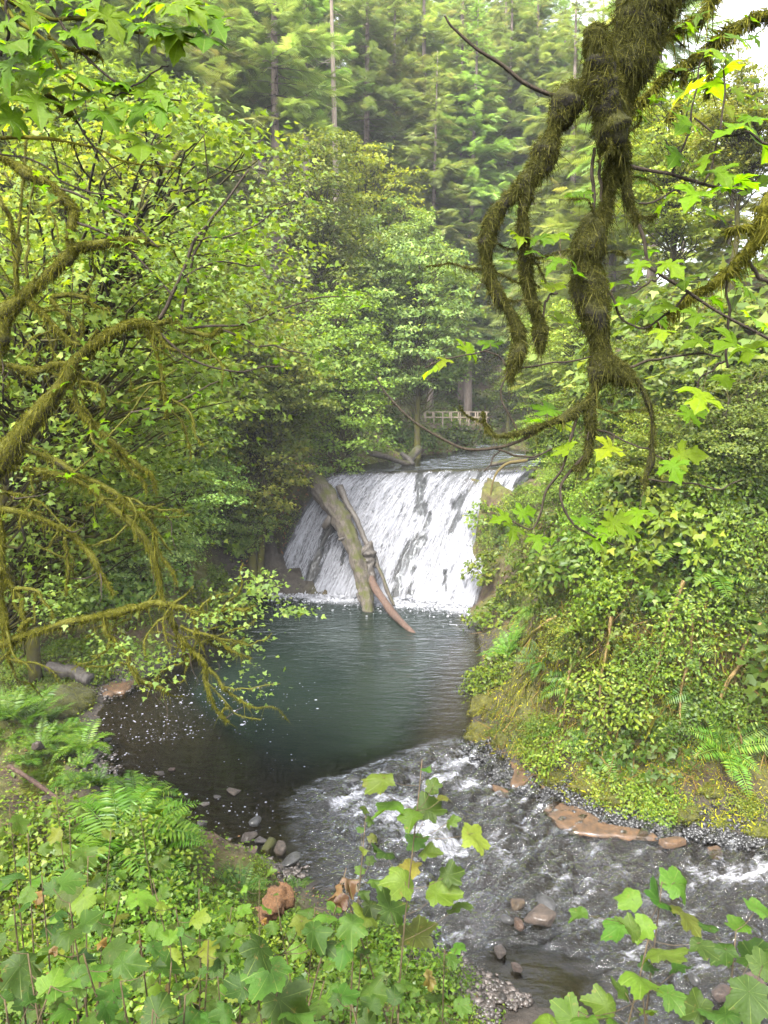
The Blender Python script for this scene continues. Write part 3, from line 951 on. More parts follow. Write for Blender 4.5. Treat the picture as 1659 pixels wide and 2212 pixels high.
# ragged strands of white water thrown clear of the sheet
n = 11000
ss, qq = rng.random(n), rng.beta(1.4, 1.0, n)
ci = np.clip(((ss + .05) / 1.11 * (NS - 1)).astype(int), 0, NS - 1); qi = np.clip(((qq + .04) / 1.07 * (NQ - 1)).astype(int), 0, NQ - 1)
ok = (cover[qi, ci] * .8 + .35 * lane[qi, ci] > rng.uniform(.15, 1.1, n)) & (rib[qi, ci] < .35) & (qq > .06)
ss, qq, ci, qi = ss[ok], qq[ok], ci[ok], qi[ok]
p0 = falls_point(ss, qq); p1 = falls_point(ss, np.minimum(qq + .03, 1.0) + 1e-4)
dr = p1 - p0; dr /= np.linalg.norm(dr, axis=1, keepdims=True) + 1e-9
dr += rng.normal(0, .10, dr.shape)
pp = p0 + FN * (w_off[qi, ci] + rng.gamma(1.4, .035, len(ss)))[:, None]
R = rot_from(np.tile(FN, (len(ss), 1)) + rng.normal(0, .55, (len(ss), 3)), dr)
ln = rng.gamma(3, .045, len(ss))
V, F, r = scatter(T_STRAND, pp, R, np.stack([ln * rng.uniform(.10, .28, len(ss)), ln, ln], -1))
link('spray_strands', bulk_mesh('spray_strands', V + inv, F, M_FOAM, False, r), falls, kind='stuff')
# boil at the foot
n = 5000
ss = rng.random(n); p0 = falls_point(ss, np.ones(n))
p0[:, :2] += (np.array((-.1, -1))[None] * rng.gamma(1.2, .6, n)[:, None]) + rng.normal(0, .12, (n, 2))
p0[:, 2] = .02 + rng.gamma(1.1, .05, n) * np.exp(-np.abs(p0[:, 1] - falls_point(ss, np.ones(n))[:, 1]) * 1.2)
R = rot_from(rng.normal(0, .6, (n, 3)) + (0, -.3, .7))
V, F, r = scatter(T_DIA, p0, R, rng.gamma(2.2, .05, n)[:, None] * np.array((1.2, 1, 1)))
link('foot_foam', bulk_mesh('foot_foam', V + inv, F, M_FOAM, False, r), falls, kind='stuff')

# flecks of foam drifting on the pool
n = 2600
u, v = rng.normal(420, 150, n), rng.normal(1590, 95, n)
pts = np.array([PZ(a, b) for a, b in zip(u, v)])
dd, _, _ = poly_dist(pts[:, 0], pts[:, 1], SH_XY)
cl = fbm(pts[:, 0] * .5, pts[:, 1] * .5, seed=55) + .25
ok = (dd < -.15) & (v > 1440) & (cl > rng.uniform(-.2, .5, n)) & (rng.random(n) > sstep(560, 760, u))
pts = pts[ok]; n = len(pts); pts[:, 2] = .012
hexa = (np.array([(math.cos(a) * (1 + .2 * math.sin(3 * a)), math.sin(a), 0) for a in np.linspace(0, 2 * math.pi, 6, endpoint=False)]), np.array([(0, 1, 2), (0, 2, 3), (0, 3, 4), (0, 4, 5)]))
R = rot_from(np.tile((0, 0, 1.0), (n, 1)))
V, F, r = scatter(hexa, pts, R, rng.gamma(2.0, .0075, n))
link('foam_flecks', bulk_mesh('foam_flecks', V, F, M_FOAM, False, r), kind='stuff', label='white foam flecks drifting on the dark pool', cat='foam')

# ================================================================== things
ORD = ['first', 'second', 'third', 'fourth', 'fifth', 'sixth', 'seventh', 'eighth', 'ninth', 'tenth', 'eleventh', 'twelfth', 'thirteenth', 'fourteenth', 'fifteenth', 'sixteenth', 'seventeenth', 'eighteenth', 'nineteenth', 'twentieth']


def copy_tree(o, parent=None):
    c = o.copy()
    COL.objects.link(c)
    c.parent = parent
    for ch in o.children:
        copy_tree(ch, c)
    return c


# ------------------------------------------------------------------ stones
def stone_mesh(name, mat, seed, sub=3, rough=.22, flat=.75, ang=0.0):
    import bmesh
    bm = bmesh.new()
    bmesh.ops.create_icosphere(bm, subdivisions=sub, radius=1)
    V = np.array([v.co[:] for v in bm.verts])
    d = 1 + rough * 2 * fbm(V[:, 0] * 1.1 + seed * 9, V[:, 1] * 1.1, V[:, 2] * 1.1, seed, 3)
    if ang:
        pr = np.random.default_rng(seed)
        for _ in range(13):                              # flattened facets
            nrm = pr.normal(0, 1, 3); nrm /= np.linalg.norm(nrm)
            h = V @ nrm
            lim = pr.uniform(.45, .75)
            d = np.where(h * d > lim, d * (1 - ang) + ang * lim / np.maximum(h, .05), d)
    d = d * (1 + .05 * fbm(V[:, 0] * 5 + seed, V[:, 1] * 5, V[:, 2] * 5, seed + 3, 3) * 2)
    V = V * d[:, None] * np.array((1, .85, flat))
    for v, c in zip(bm.verts, V): v.co = c
    me = bpy.data.meshes.new(name)
    bm.to_mesh(me); bm.free()
    for p in me.polygons: p.use_smooth = True
    me.materials.append(mat)
    return me


STONES = [stone_mesh('stone', M_ROCK, i, 4, .16 if i % 2 else .22, .72, 1.0 if i % 2 == 0 else .8) for i in range(5)]
STONES_DK = [stone_mesh('dark_stone', M_ROCKDK, 20 + i, 3, .2, .6, .7) for i in range(3)]
STONES_MOSS = [stone_mesh('mossy_stone', M_ROCKMOSS, 40 + i, 4, .25, .6, .3) for i in range(3)]


def stone(u, v, w, label, meshes=STONES, col=(1, 1, 1), flat=1.0, z=0.0, name='river_stone', grp='stones along the shore', lift=.25, cat='stone'):
    p = PZ(u, v, z)
    r = w * (p[1] / .93) / FPX / 2
    o = link(name, random.choice(meshes), None, label, cat, grp, None, (p[0], p[1], p[2] + r * lift * flat), col)
    o.scale = (r, r * random.uniform(.8, 1.1), r * flat)
    o.rotation_euler = (random.uniform(-.25, .25), random.uniform(-.25, .25), random.uniform(0, 6.28))
    return o


RED, BRN, GRY, PIN, OLV = (1.25, .9, .75), (1.0, .85, .7), (.8, .8, .82), (1.7, 1.3, 1.15), (1.0, 1.0, .5)
stone(1175, 1985, 92, 'big brown boulder standing in the river at lower right', [STONES[4]], col=(1.1, .9, .75), flat=.8)
stone(1118, 1957, 50, 'ochre topped boulder against the upstream side of the big river boulder', col=(1.0, .75, .4))
stone(1122, 2003, 46, 'rounded rusty stone in front of the big river boulder', col=(1.1, .7, .45))
stone(1095, 1990, 36, 'small dark stone left of the big river boulder', STONES_DK)
stone(1080, 2062, 42, 'dark squarish stone at the edge of the gravel bar', col=(.7, .6, .55))
stone(1118, 2095, 34, 'small brown stone beside the pale still water', col=(.8, .6, .5))
stone(1180, 1952, 60, 'low dark stone awash behind the big river boulder', STONES_DK, flat=.4)
stone(516, 1838, 40, 'round reddish stone in the shore heap, second from the left', col=RED, z=.15)
stone(545, 1845, 36, 'round brown stone in the shore heap next to the grey plank', col=RED, z=.15)
stone(488, 1842, 34, 'leftmost reddish stone of the shore heap', col=RED, z=.1)
stone(535, 1815, 44, 'dark flat stone on the water side of the shore heap', col=(.7, .6, .5))
stone(560, 1820, 34, 'grey stone behind the plank of the shore heap', col=GRY)
stone(605, 1838, 46, 'brown slab stone right of the plank in the shore heap', col=BRN, flat=.7)
stone(628, 1862, 60, 'low dark stone at the right end of the shore heap', STONES_DK, flat=.6)
stone(550, 1782, 46, 'dark stone with a pale cap in the shallows above the shore heap', STONES_DK)
stone(437, 1782, 34, 'grey stone in the shallows beside the fern clump', col=GRY)
stone(340, 1702, 36, 'pink flat stone in the shallows', col=PIN, flat=.7)
stone(348, 1672, 30, 'dark flat stone with a white edge in the shallows, behind the pink stone', col=(.9, .8, .75), flat=.4)
stone(372, 1663, 22, 'small rusty stone beside the dark flat stone in the shallows', col=RED, flat=.6)
stone(362, 1727, 32, 'grey wet stone just below the pink stone', col=GRY, flat=.6)
stone(444, 1738, 26, 'lone pale stone in the dark shallows near the rapid', col=(1.5, 1.45, 1.4), flat=.6)
stone(505, 1712, 46, 'flat brown stone under the lip of the rapid', col=BRN, flat=.35)
stone(470, 1722, 26, 'small flat stone left of the lip of the rapid', col=GRY, flat=.4)
stone(204, 1632, 28, 'dark stone at the waterline left of the pool', col=(.75, .7, .68))
stone(232, 1600, 24, 'small dark stone in the foam at the left of the pool', STONES_DK, flat=.7)
stone(258, 1697, 30, 'grey stone at the waterline in front of the fern bank', col=GRY)
stone(280, 1685, 26, 'small dark stone with foam around it by the fern bank', STONES_DK, flat=.6)
stone(255, 1718, 38, 'yellow green mossy stone at the waterline', STONES_MOSS, OLV, z=.1)
stone(192, 1745, 40, 'upright yellow green mossy stone among the bank stones', STONES_MOSS, (1.2, 1.15, .4), 1.2, z=.5)
stone(160, 1755, 46, 'brown bank stone left of the upright mossy stone', col=(.8, .65, .55), z=.5)
stone(200, 1780, 56, 'brown bank stone in front of the upright mossy stone', col=(.9, .75, .65), z=.4)
stone(150, 1790, 40, 'dark bank stone half under the berry bushes', col=(.6, .5, .45), z=.5)
stone(95, 1735, 44, 'brown stone on the trampled bank behind the bushes', col=(.8, .65, .5), z=.7)
stone(80, 1615, 36, 'brown stone on the trampled bank beside the ferns', col=(.8, .65, .5), z=.6)
stone(1560, 2150, 60, 'brown stone at the lower right shore under the berry leaves', col=(.9, .7, .6))
stone(1500, 2120, 40, 'small dark stone at the lower right shore', STONES_DK)
stone(1630, 2130, 90, 'reddish flat stone at the lower right corner of the river', col=RED, flat=.5)
stone(850, 1738, 34, 'dark stone breaking the white water of the rapid', STONES_DK, flat=.8)
stone(760, 1685, 40, 'dark stone at the lip of the rapid', STONES_DK, flat=.4)

# pebbles and gravel: past counting
def gravel(name, label, uv_boxes, n, smin, smax, mats, z=0.03):
    bm_t = stone_mesh('g', None, 77, 1, .2, .6, .5) if False else None
    oct_ = np.array([(1, 0, 0), (0, 1, 0), (-1, 0, 0), (0, -1, 0), (.1, .1, .6), (0, 0, -.5), (.6, .6, .3), (-.6, .6, .35), (-.6, -.6, .25), (.6, -.6, .35)])
    ft = np.array([(0, 6, 4), (6, 1, 4), (1, 7, 4), (7, 2, 4), (2, 8, 4), (8, 3, 4), (3, 9, 4), (9, 0, 4), (0, 5, 6), (6, 5, 1), (1, 5, 7), (7, 5, 2), (2, 5, 8), (8, 5, 3), (3, 5, 9), (9, 5, 0)])
    pts = []
    for (u0, v0, u1, v1, w) in uv_boxes:
        m = int(n * w)
        t = rng.random(m)
        pts.append(np.array([PZ(u0 + (u1 - u0) * a + rng.normal(0, 14), v0 + (v1 - v0) * a + rng.normal(0, 9)) for a in t]))
    pts = np.concatenate(pts)
    pts[:, 2] = np.maximum(land(pts[:, 0], pts[:, 1]), -.06) + z
    k = len(pts)
    R = rot_from(np.tile((0, 0, 1.0), (k, 1)) + rng.normal(0, .3, (k, 3)))
    sz = np.exp(rng.uniform(math.log(smin), math.log(smax), k))[:, None] * rng.uniform(.7, 1.3, (k, 3))
    V, F, r = scatter((oct_, ft), pts, R, sz)
    return link(name, bulk_mesh(name, V, F, mats, False, r), kind='stuff', label=label, cat='gravel')


def gravel_mat(name, stops, wet):
    m, N, L = new_mat(name)
    at = N.new('ShaderNodeAttribute'); at.attribute_name = 'rnd'
    c = ramp2(N, L, at.outputs['Fac'], stops)
    ge = N.new('ShaderNodeNewGeometry')
    n = tex(N, L, 'ShaderNodeTexNoise', ge.outputs['Position'], Scale=18, Detail=5)
    c = mixc(N, L, 1.0, c, ramp2(N, L, n.outputs['Fac'], [(.3, (.6, .6, .6)), (.7, (1.3, 1.3, 1.3))]), 'MULTIPLY')
    p = N.new('ShaderNodeBsdfPrincipled'); L.new(c, p.inputs['Base Color']); p.inputs['Roughness'].default_value = .6
    p.inputs['Coat Weight'].default_value = wet; p.inputs['Coat Roughness'].default_value = .15
    o = N.new('ShaderNodeOutputMaterial'); L.new(p.outputs[0], o.inputs[0])
    return m


M_GRAV = gravel_mat('gravel', [(0, (.012, .010, .008)), (.6, (.036, .028, .023)), (1, (.08, .066, .058))], .2)
M_GRAVDK = gravel_mat('black_gravel', [(0, (.004, .004, .004)), (.7, (.016, .016, .017)), (1, (.04, .04, .04))], .5)
gravel('gravel_bar', 'brown pebbles of the gravel bar below the camera', [(820, 2000, 1000, 2130, .5), (960, 2070, 1120, 2170, .5), (900, 2060, 1060, 2200, .6)], 2600, .03, .11, M_GRAV)
gravel('rubble_edge', 'black rubble along the foot of the mossy right bank', [(1030, 1615, 1130, 1690, .2), (1130, 1690, 1350, 1772, .4), (1350, 1768, 1659, 1822, .6), (1010, 1590, 1110, 1700, .25)], 2000, .03, .10, M_GRAVDK)
gravel('shore_gravel', 'brown gravel along the left edge of the pool', [(205, 1600, 240, 1700, .2), (240, 1705, 430, 1820, .5), (430, 1820, 640, 1890, .4), (215, 1500, 290, 1470, .3)], 1800, .03, .11, M_GRAV)

# orange bedrock slabs and brown shelves awash at the foot of the right bank
def slab(pxs, label, z, thick=.10, seed=0, mat=M_ORANGE):
    import bmesh
    pts = np.array([PZ(u, v, z) for u, v in pxs])
    c = pts.mean(0)
    q = spline(np.vstack([pts, pts[:1]]), 46)[:-1]
    rad = q - c
    q = c + rad * (1 + .16 * fbm(q[:, 0] * 3, q[:, 1] * 3, seed=seed, oct=3) * 2)[:, None]
    V = [c + (0, 0, thick * .4)]
    rows = []
    for k, h in ((.5, .35), (.85, .25), (1.0, 0.0), (1.04, -thick * 3)):
        rr = c + (q - c) * k
        rr[:, 2] = z + (h * thick if h >= 0 else h) + (.03 * fbm(rr[:, 0] * 2.5, rr[:, 1] * 2.5, seed=seed + 1) if h > 0 else 0)
        rows.append(rr)
    V = np.vstack([V] + rows) - c
    n = len(q)
    F3 = [(0, 1 + i, 1 + (i + 1) % n) for i in range(n)]
    F4 = []
    for k in range(3):
        a, b = 1 + k * n, 1 + (k + 1) * n
        F4 += [(a + i, b + i, b + (i + 1) % n, a + (i + 1) % n) for i in range(n)]
    link('bedrock_slab', bulk_mesh('bedrock_slab', V, [np.array(F3), np.array(F4)], mat, True), None, label, 'rock slab', 'orange rock slabs at the water edge', None, tuple(c))


slab([(1082, 1625), (1120, 1630), (1160, 1665), (1150, 1685), (1105, 1690), (1110, 1660)], 'orange rock slab at the mossy point, farthest up the river', .06, .05, seed=1)
slab([(1160, 1680), (1195, 1678), (1200, 1690), (1175, 1700)], 'little orange rock slab between the two bigger ones', .07, seed=2)
slab([(1180, 1740), (1230, 1735), (1290, 1765), (1330, 1788), (1400, 1795), (1380, 1808), (1290, 1800), (1230, 1790)], 'long orange rock slab lying in the river edge', -.004, .03, seed=3)
slab([(1065, 1695), (1085, 1700), (1100, 1712), (1080, 1712)], 'small orange rock patch out in the riffle', .04, .05, seed=4)
slab([(1420, 1812), (1460, 1806), (1480, 1814), (1445, 1822)], 'small orange rock patch by the black rubble', .05, .05, seed=5)
slab([(1530, 1830), (1550, 1828), (1560, 1842), (1542, 1846)], 'orange rock patch nearest the picture edge', .04, .05, seed=6)
slab([(205, 1475), (250, 1462), (290, 1470), (270, 1490), (215, 1500)], 'rusty gravel spit in front of the big mossy boulder', .08, .12, seed=7)

# ------------------------------------------------------------------ logs
def log(name, label, pts, mat, sides=14, bump=.10, n=40, cat='log', grp=None, freq=2.5, smooth=True):
    """pts: (u, v, depth, radius in pixels)"""
    rows = []
    for (u, v, d, r) in pts:
        p = P(u, v, d)
        rows.append((*p, r * d / FPX))
    c = spline(rows, n)
    base = c[-1, :3].copy()
    mb = MB()
    add_tube(mb, c[:, :3] - base, np.abs(c[:, 3]), sides, bump, freq, len(label), ridge=.28 if sides > 8 else .15)
    return link(name, mb.mesh(name, mat, smooth), None, label, cat, grp, None, tuple(base))


def wd(v, z=0.0):
    return PZ(830, v, z)[1]


lg = log('fallen_log', 'big mossy log leaning down across the left part of the falls', [(668, 1034, 47.6, 17), (692, 1056, 47.2, 21), (728, 1108, 46.3, 19), (757, 1165, 45.3, 17), (775, 1220, 44.3, 15), (790, 1280, 43.3, 14), (797, 1330, wd(1318) - .3, 13)], M_LOG, 40, .12, 120, grp='logs jammed in the falls')
lg2 = log('driftwood_pole', 'slender reddish pole from behind the big log down into the pool', [(800, 1248, 43.9, 7), (815, 1278, 42.9, 8), (845, 1320, wd(1320) - .9, 8), (868, 1345, wd(1345) - .45, 7), (882, 1358, wd(1358) - .1, 6), (905, 1378, wd(1378) + .6, 4)], M_LOGRED, 10, .10, grp='logs jammed in the falls')
log('driftwood_pole', 'thin dark pole lying behind the big log up to the brink', [(733, 1050, 47.6, 8), (748, 1085, 47.0, 6), (768, 1118, 46.2, 6), (785, 1160, 45.7, 5), (806, 1200, 45.0, 7), (815, 1225, 44.6, 5)], M_LOGDK, 9, .2, grp='logs jammed in the falls')
log('driftwood_pole', 'grey splintered pole slanting from the stump to the foot of the falls', [(812, 1215, 44.7, 4), (828, 1250, 44.1, 4), (838, 1280, 43.7, 4.5), (851, 1308, 43.2, 3)], M_LOG, 8, .2, grp='logs jammed in the falls')
log('broken_stump', 'black broken stump wedged beside the big log', [(783, 1188, 45.0, 14), (793, 1195, 44.9, 17), (796, 1215, 44.7, 12), (801, 1240, 44.3, 9), (806, 1262, 44.0, 6)], M_LOGDK, 12, .5, cat='stump', freq=4, grp='logs jammed in the falls')
log('driftwood_stick', 'short dark stick poking from the falls left of the big log', [(731, 1166, 45.2, 3), (752, 1160, 45.0, 3.5)], M_LOGDK, 7, .2, 8, grp='logs jammed in the falls')
log('driftwood_block', 'dark block of wood standing in the falls left of the big log', [(700, 1140, 46.3, 8), (712, 1122, 46.2, 10), (720, 1118, 46.2, 6)], M_LOGDK, 9, .3, 10, grp='logs jammed in the falls')
log('driftwood_knot', 'small dark knot of wood at the waterline left of the big log', [(772, 1282, 43.9, 4), (778, 1295, 43.6, 6), (783, 1305, 43.4, 4)], M_LOGDK, 8, .3, 8, grp='logs jammed in the falls')
log('stranded_log', 'grey forked log stranded on the left brink of the falls', [(880, 995, 55, 9), (890, 985, 56.5, 8), (905, 968, 58, 7)], M_LOG, 10, .2, 14, grp='logs stranded at the brink')
log('stranded_log', 'dark mossy log lying along the left brink of the falls', [(795, 978, 53, 6), (830, 985, 53.8, 7), (860, 996, 54.3, 6), (885, 1003, 54.5, 6)], M_LOG, 10, .2, 14, grp='logs stranded at the brink')
log('stranded_log', 'leaning root end beside the forked log at the brink', [(868, 980, 55.5, 5), (880, 990, 55, 6), (892, 1004, 54.5, 5)], M_LOGDK, 8, .3, 10, grp='logs stranded at the brink')
log('stranded_log', 'short log under the shrubs at the far left of the brink', [(735, 978, 51, 6), (760, 990, 51, 6), (785, 1003, 50.8, 5)], M_LOG, 9, .2, 12, grp='logs stranded at the brink')
log('stranded_log', 'pale mossy log reaching from the right bank over the brink', [(1160, 985, 52, 7), (1110, 993, 51.5, 6), (1060, 1004, 51, 4)], M_LOG, 9, .2, 16, grp='logs stranded at the brink')
log('dead_branch', 'yellow mossy dead branch hanging over the right brink', [(1140, 995, 48, 3), (1100, 1000, 48, 3.5), (1078, 1015, 47.8, 3), (1065, 1040, 47.6, 2.4), (1058, 1085, 47.4, 1.5)], bark_mat('yellow_moss_bark', (.035, .027, .010), (.085, .065, .018)), 8, .3, 20, cat='branch')
log('fallen_log', 'dark rotting log on the left shore behind the mossy boulder', [(100, 1440, 30, 10), (150, 1452, 30, 14), (195, 1468, 29.7, 16)], M_LOGDK, 16, .35, 30, grp='logs on the left bank')
log('driftwood_plank', 'grey weathered plank standing in the shore heap', [(566, 1856, 18.4, 13), (576, 1838, 18.6, 14), (588, 1815, 18.9, 11)], M_LOG, 6, .15, 8, cat='plank')
log('fallen_pole', 'thin brown pole slanting down the left bank above the ferns', [(20, 1655, 20, 5), (75, 1690, 19.6, 5), (130, 1730, 19.2, 4)], M_LOGRED, 7, .15, 12, grp='logs on the left bank')
log('rotten_stump', 'crumbling orange rotten wood among the berry bushes', [(572, 1985, 9.0, 16), (590, 1960, 9.0, 22), (612, 1938, 9.1, 24), (625, 1925, 9.2, 14)], M_ROT, 20, .45, 44, cat='stump', freq=14)
log('fallen_pole', 'pale barkless pole under the bank stones', [(105, 1770, 17.6, 5), (180, 1773, 17.5, 6), (240, 1778, 17.4, 4)], M_BARK_SNAG, 7, .15, 12, grp='logs on the left bank')

# ------------------------------------------------------------------ footbridge
bD = 71.0
A, B_ = P(915, 917, bD), P(1050, 917, bD)
BL = B_[0] - A[0]
bz = A[2]
br = empty('footbridge', (A[0], A[1], bz - .3), 'small wooden footbridge with railings across the upper stream', 'bridge')


def box_mesh(name, sx, sy, sz, mat, bev=.01):
    import bmesh
    bm = bmesh.new(); bmesh.ops.create_cube(bm, size=1)
    bmesh.ops.scale(bm, vec=(sx, sy, sz), verts=bm.verts)
    bmesh.ops.bevel(bm, geom=bm.edges, offset=bev, segments=1, affect='EDGES')
    me = bpy.data.meshes.new(name); bm.to_mesh(me); bm.free(); me.materials.append(mat)
    return me


def bpart(name, me, x, y, z): return link(name, me, br, loc=(x, y, z))


stringer = box_mesh('stringer', BL + .6, .25, .38, M_WOODDECK)
for y in (-.65, .65): bpart('stringer', stringer, BL / 2, y, 0)
plank = box_mesh('deck_plank', .27, 1.6, .06, M_WOODDECK)
deck = link('deck', None, br)
k = int(BL / .3)
for i in range(k): link('deck_plank', plank, deck, loc=((i + .5) * BL / k, 0, .225))
post = box_mesh('post', .12, .12, 1.45, M_WOODRAIL)
rail = box_mesh('top_rail', BL + .3, .16, .06, M_WOODRAIL)
mid = box_mesh('mid_rail', BL + .2, .05, .11, M_WOODRAIL)
kerb = box_mesh('toe_board', BL + .2, .07, .12, M_WOODDECK)
for y in (-.88, .88):
    rl = link('railing', None, br)
    for i in range(8): link('post', post, rl, loc=(.1 + i * (BL - .2) / 7, y, .72))
    link('top_rail', rail, rl, loc=(BL / 2, y, 1.48))
    link('mid_rail', mid, rl, loc=(BL / 2, y - math.copysign(.09, y), .98))
    link('toe_board', kerb, rl, loc=(BL / 2, y - math.copysign(.10, y), .36))

# ------------------------------------------------------------------ quick look-ups on the ground
def landq(x, y):
    x, y = np.asarray(x, float), np.asarray(y, float)
    i = np.clip(np.searchsorted(gx, x) - 1, 0, nx - 2); j = np.clip(np.searchsorted(gy, y) - 1, 0, ny - 2)
    fx = np.clip((x - gx[i]) / (gx[i + 1] - gx[i]), 0, 1); fy = np.clip((y - gy[j]) / (gy[j + 1] - gy[j]), 0, 1)
    return (GZ[j, i] * (1 - fx) + GZ[j, i + 1] * fx) * (1 - fy) + (GZ[j + 1, i] * (1 - fx) + GZ[j + 1, i + 1] * fx) * fy


def landq_n(x, y, e=.3):
    zx = (landq(x + e, y) - landq(x - e, y)) / (2 * e); zy = (landq(x, y + e) - landq(x, y - e)) / (2 * e)
    n_ = np.stack([-zx, -zy, np.ones_like(zx)], -1)
    return n_ / np.linalg.norm(n_, axis=-1, keepdims=True)


def hit(u, v, dmin=1.5, dmax=160):
    """where the sight line through (u, v) meets the ground"""
    u, v = np.asarray(u, float), np.asarray(v, float)
    a, t = (u - 829.5) / FPX, (1106 - v) / FPX
    ry, rz = CP + t * SP, -SP + t * CP
    d = np.full(u.shape, np.nan)
    dist = dmin
    while dist < dmax:
        k = dist / ry
        z = CAM_H + rz * k
        h = landq(a * k, np.full(u.shape, dist))
        new = np.isnan(d) & (h >= z)
        d[new] = dist
        dist += .12 + dist * .006
    k = d / ry
    return np.stack([a * k, d, CAM_H + rz * k], -1)


def gcol(base, j=.15):
    k = 1 + random.uniform(-j, j)
    return tuple(c * k * (1 + random.uniform(-j, j) * .4) for c in base)


# ------------------------------------------------------------------ tree makers
def leaf_cluster(c, rad, n, flat=.3, up=.9, out=None, size=.15, spread=.5):
    d = rng.normal(0, 1, (n, 3)) * np.array((1, 1, flat)) * rad * .55
    d[:, 2] -= .12 * (d[:, 0] ** 2 + d[:, 1] ** 2) / max(rad, .1)
    p = c + d
    nn = rng.normal(0, spread, (n, 3)) + (0, 0, up)
    if out is not None: nn = nn + out
    tip = d * np.array((1, 1, .3)) + rng.normal(0, .3 * rad, (n, 3)) + (0, 0, -.25 * rad)
    return p, nn, tip


def broadleaf(seed, H, R, ncl, per, lsz, tmpl=T_L3, base=.28, lean=(0, 0), mat=M_FAR, clr=(.55, 1.0), flat=.3, stems=1):
    global rng
    keep_rng = rng; rng = np.random.default_rng(seed); random.seed(seed)
    wood = MB()
    trunks = []
    for k in range(stems):
        ang = rng.uniform(0, 6.28)
        sp = 0 if stems == 1 else .12 * H
        n = 9
        t = np.linspace(0, 1, n)
        C = np.stack([lean[0] * H * t ** 1.6 + math.cos(ang) * sp * t + rng.normal(0, .012 * H, n) * t, lean[1] * H * t ** 1.6 + math.sin(ang) * sp * t + rng.normal(0, .012 * H, n) * t, H * .92 * t], -1)
        C = spline(C, 24)
        add_tube(wood, C, np.linspace(.016 * H / math.sqrt(stems), .003 * H, 24), 7, .12, 2.0, seed)
        trunks.append(C)
    pp, nn, tt = [], [], []
    for i in range(ncl):
        C = trunks[i % stems]
        th = rng.uniform(0, 6.28); zz = rng.uniform(-1, 1); rr = rng.random() ** .45
        e = np.array((math.cos(th) * math.sqrt(1 - zz * zz) * R, math.sin(th) * math.sqrt(1 - zz * zz) * R, zz * H * (1 - base) / 2)) * rr
        zc = H * (base + (1 - base) / 2) + e[2]
        ax = C[min(23, int(zc / (H * .92) * 23))] if zc < H * .92 else C[-1]
        c = np.array((ax[0] + e[0], ax[1] + e[1], zc))
        zs = max(.12 * H, zc - .35 * math.hypot(e[0], e[1]) - .10 * H * rng.random())
        s0 = C[min(23, int(zs / (H * .92) * 23))]
        m_ = (s0 + c) / 2 + np.array((0, 0, .06 * R)) + rng.normal(0, .05 * R, 3)
        bc = spline([s0, s0 * .7 + c * .3 + rng.normal(0, .05 * R, 3), m_, m_ * .4 + c * .6 + rng.normal(0, .06 * R, 3), c], 12)
        add_tube(wood, bc, np.linspace(.0026 * H, .0007 * H, 12), 4)
        out = np.array((e[0], e[1], 0)) / R * .35
        cr = rng.uniform(*clr)
        p, n_, t_ = leaf_cluster(c, cr, per, flat, .9, out)
        pp.append(p); nn.append(n_); tt.append(t_)
    pp, nn, tt = map(np.concatenate, (pp, nn, tt))
    V, F, r = scatter(tmpl, pp, rot_from(nn, tt), lsz * rng.uniform(.6, 1.25, len(pp)))
    out = (wood.mesh('trunk', M_BARK_MAP, True), bulk_mesh('crown', V, F, mat, False, r))
    rng = keep_rng
    return out


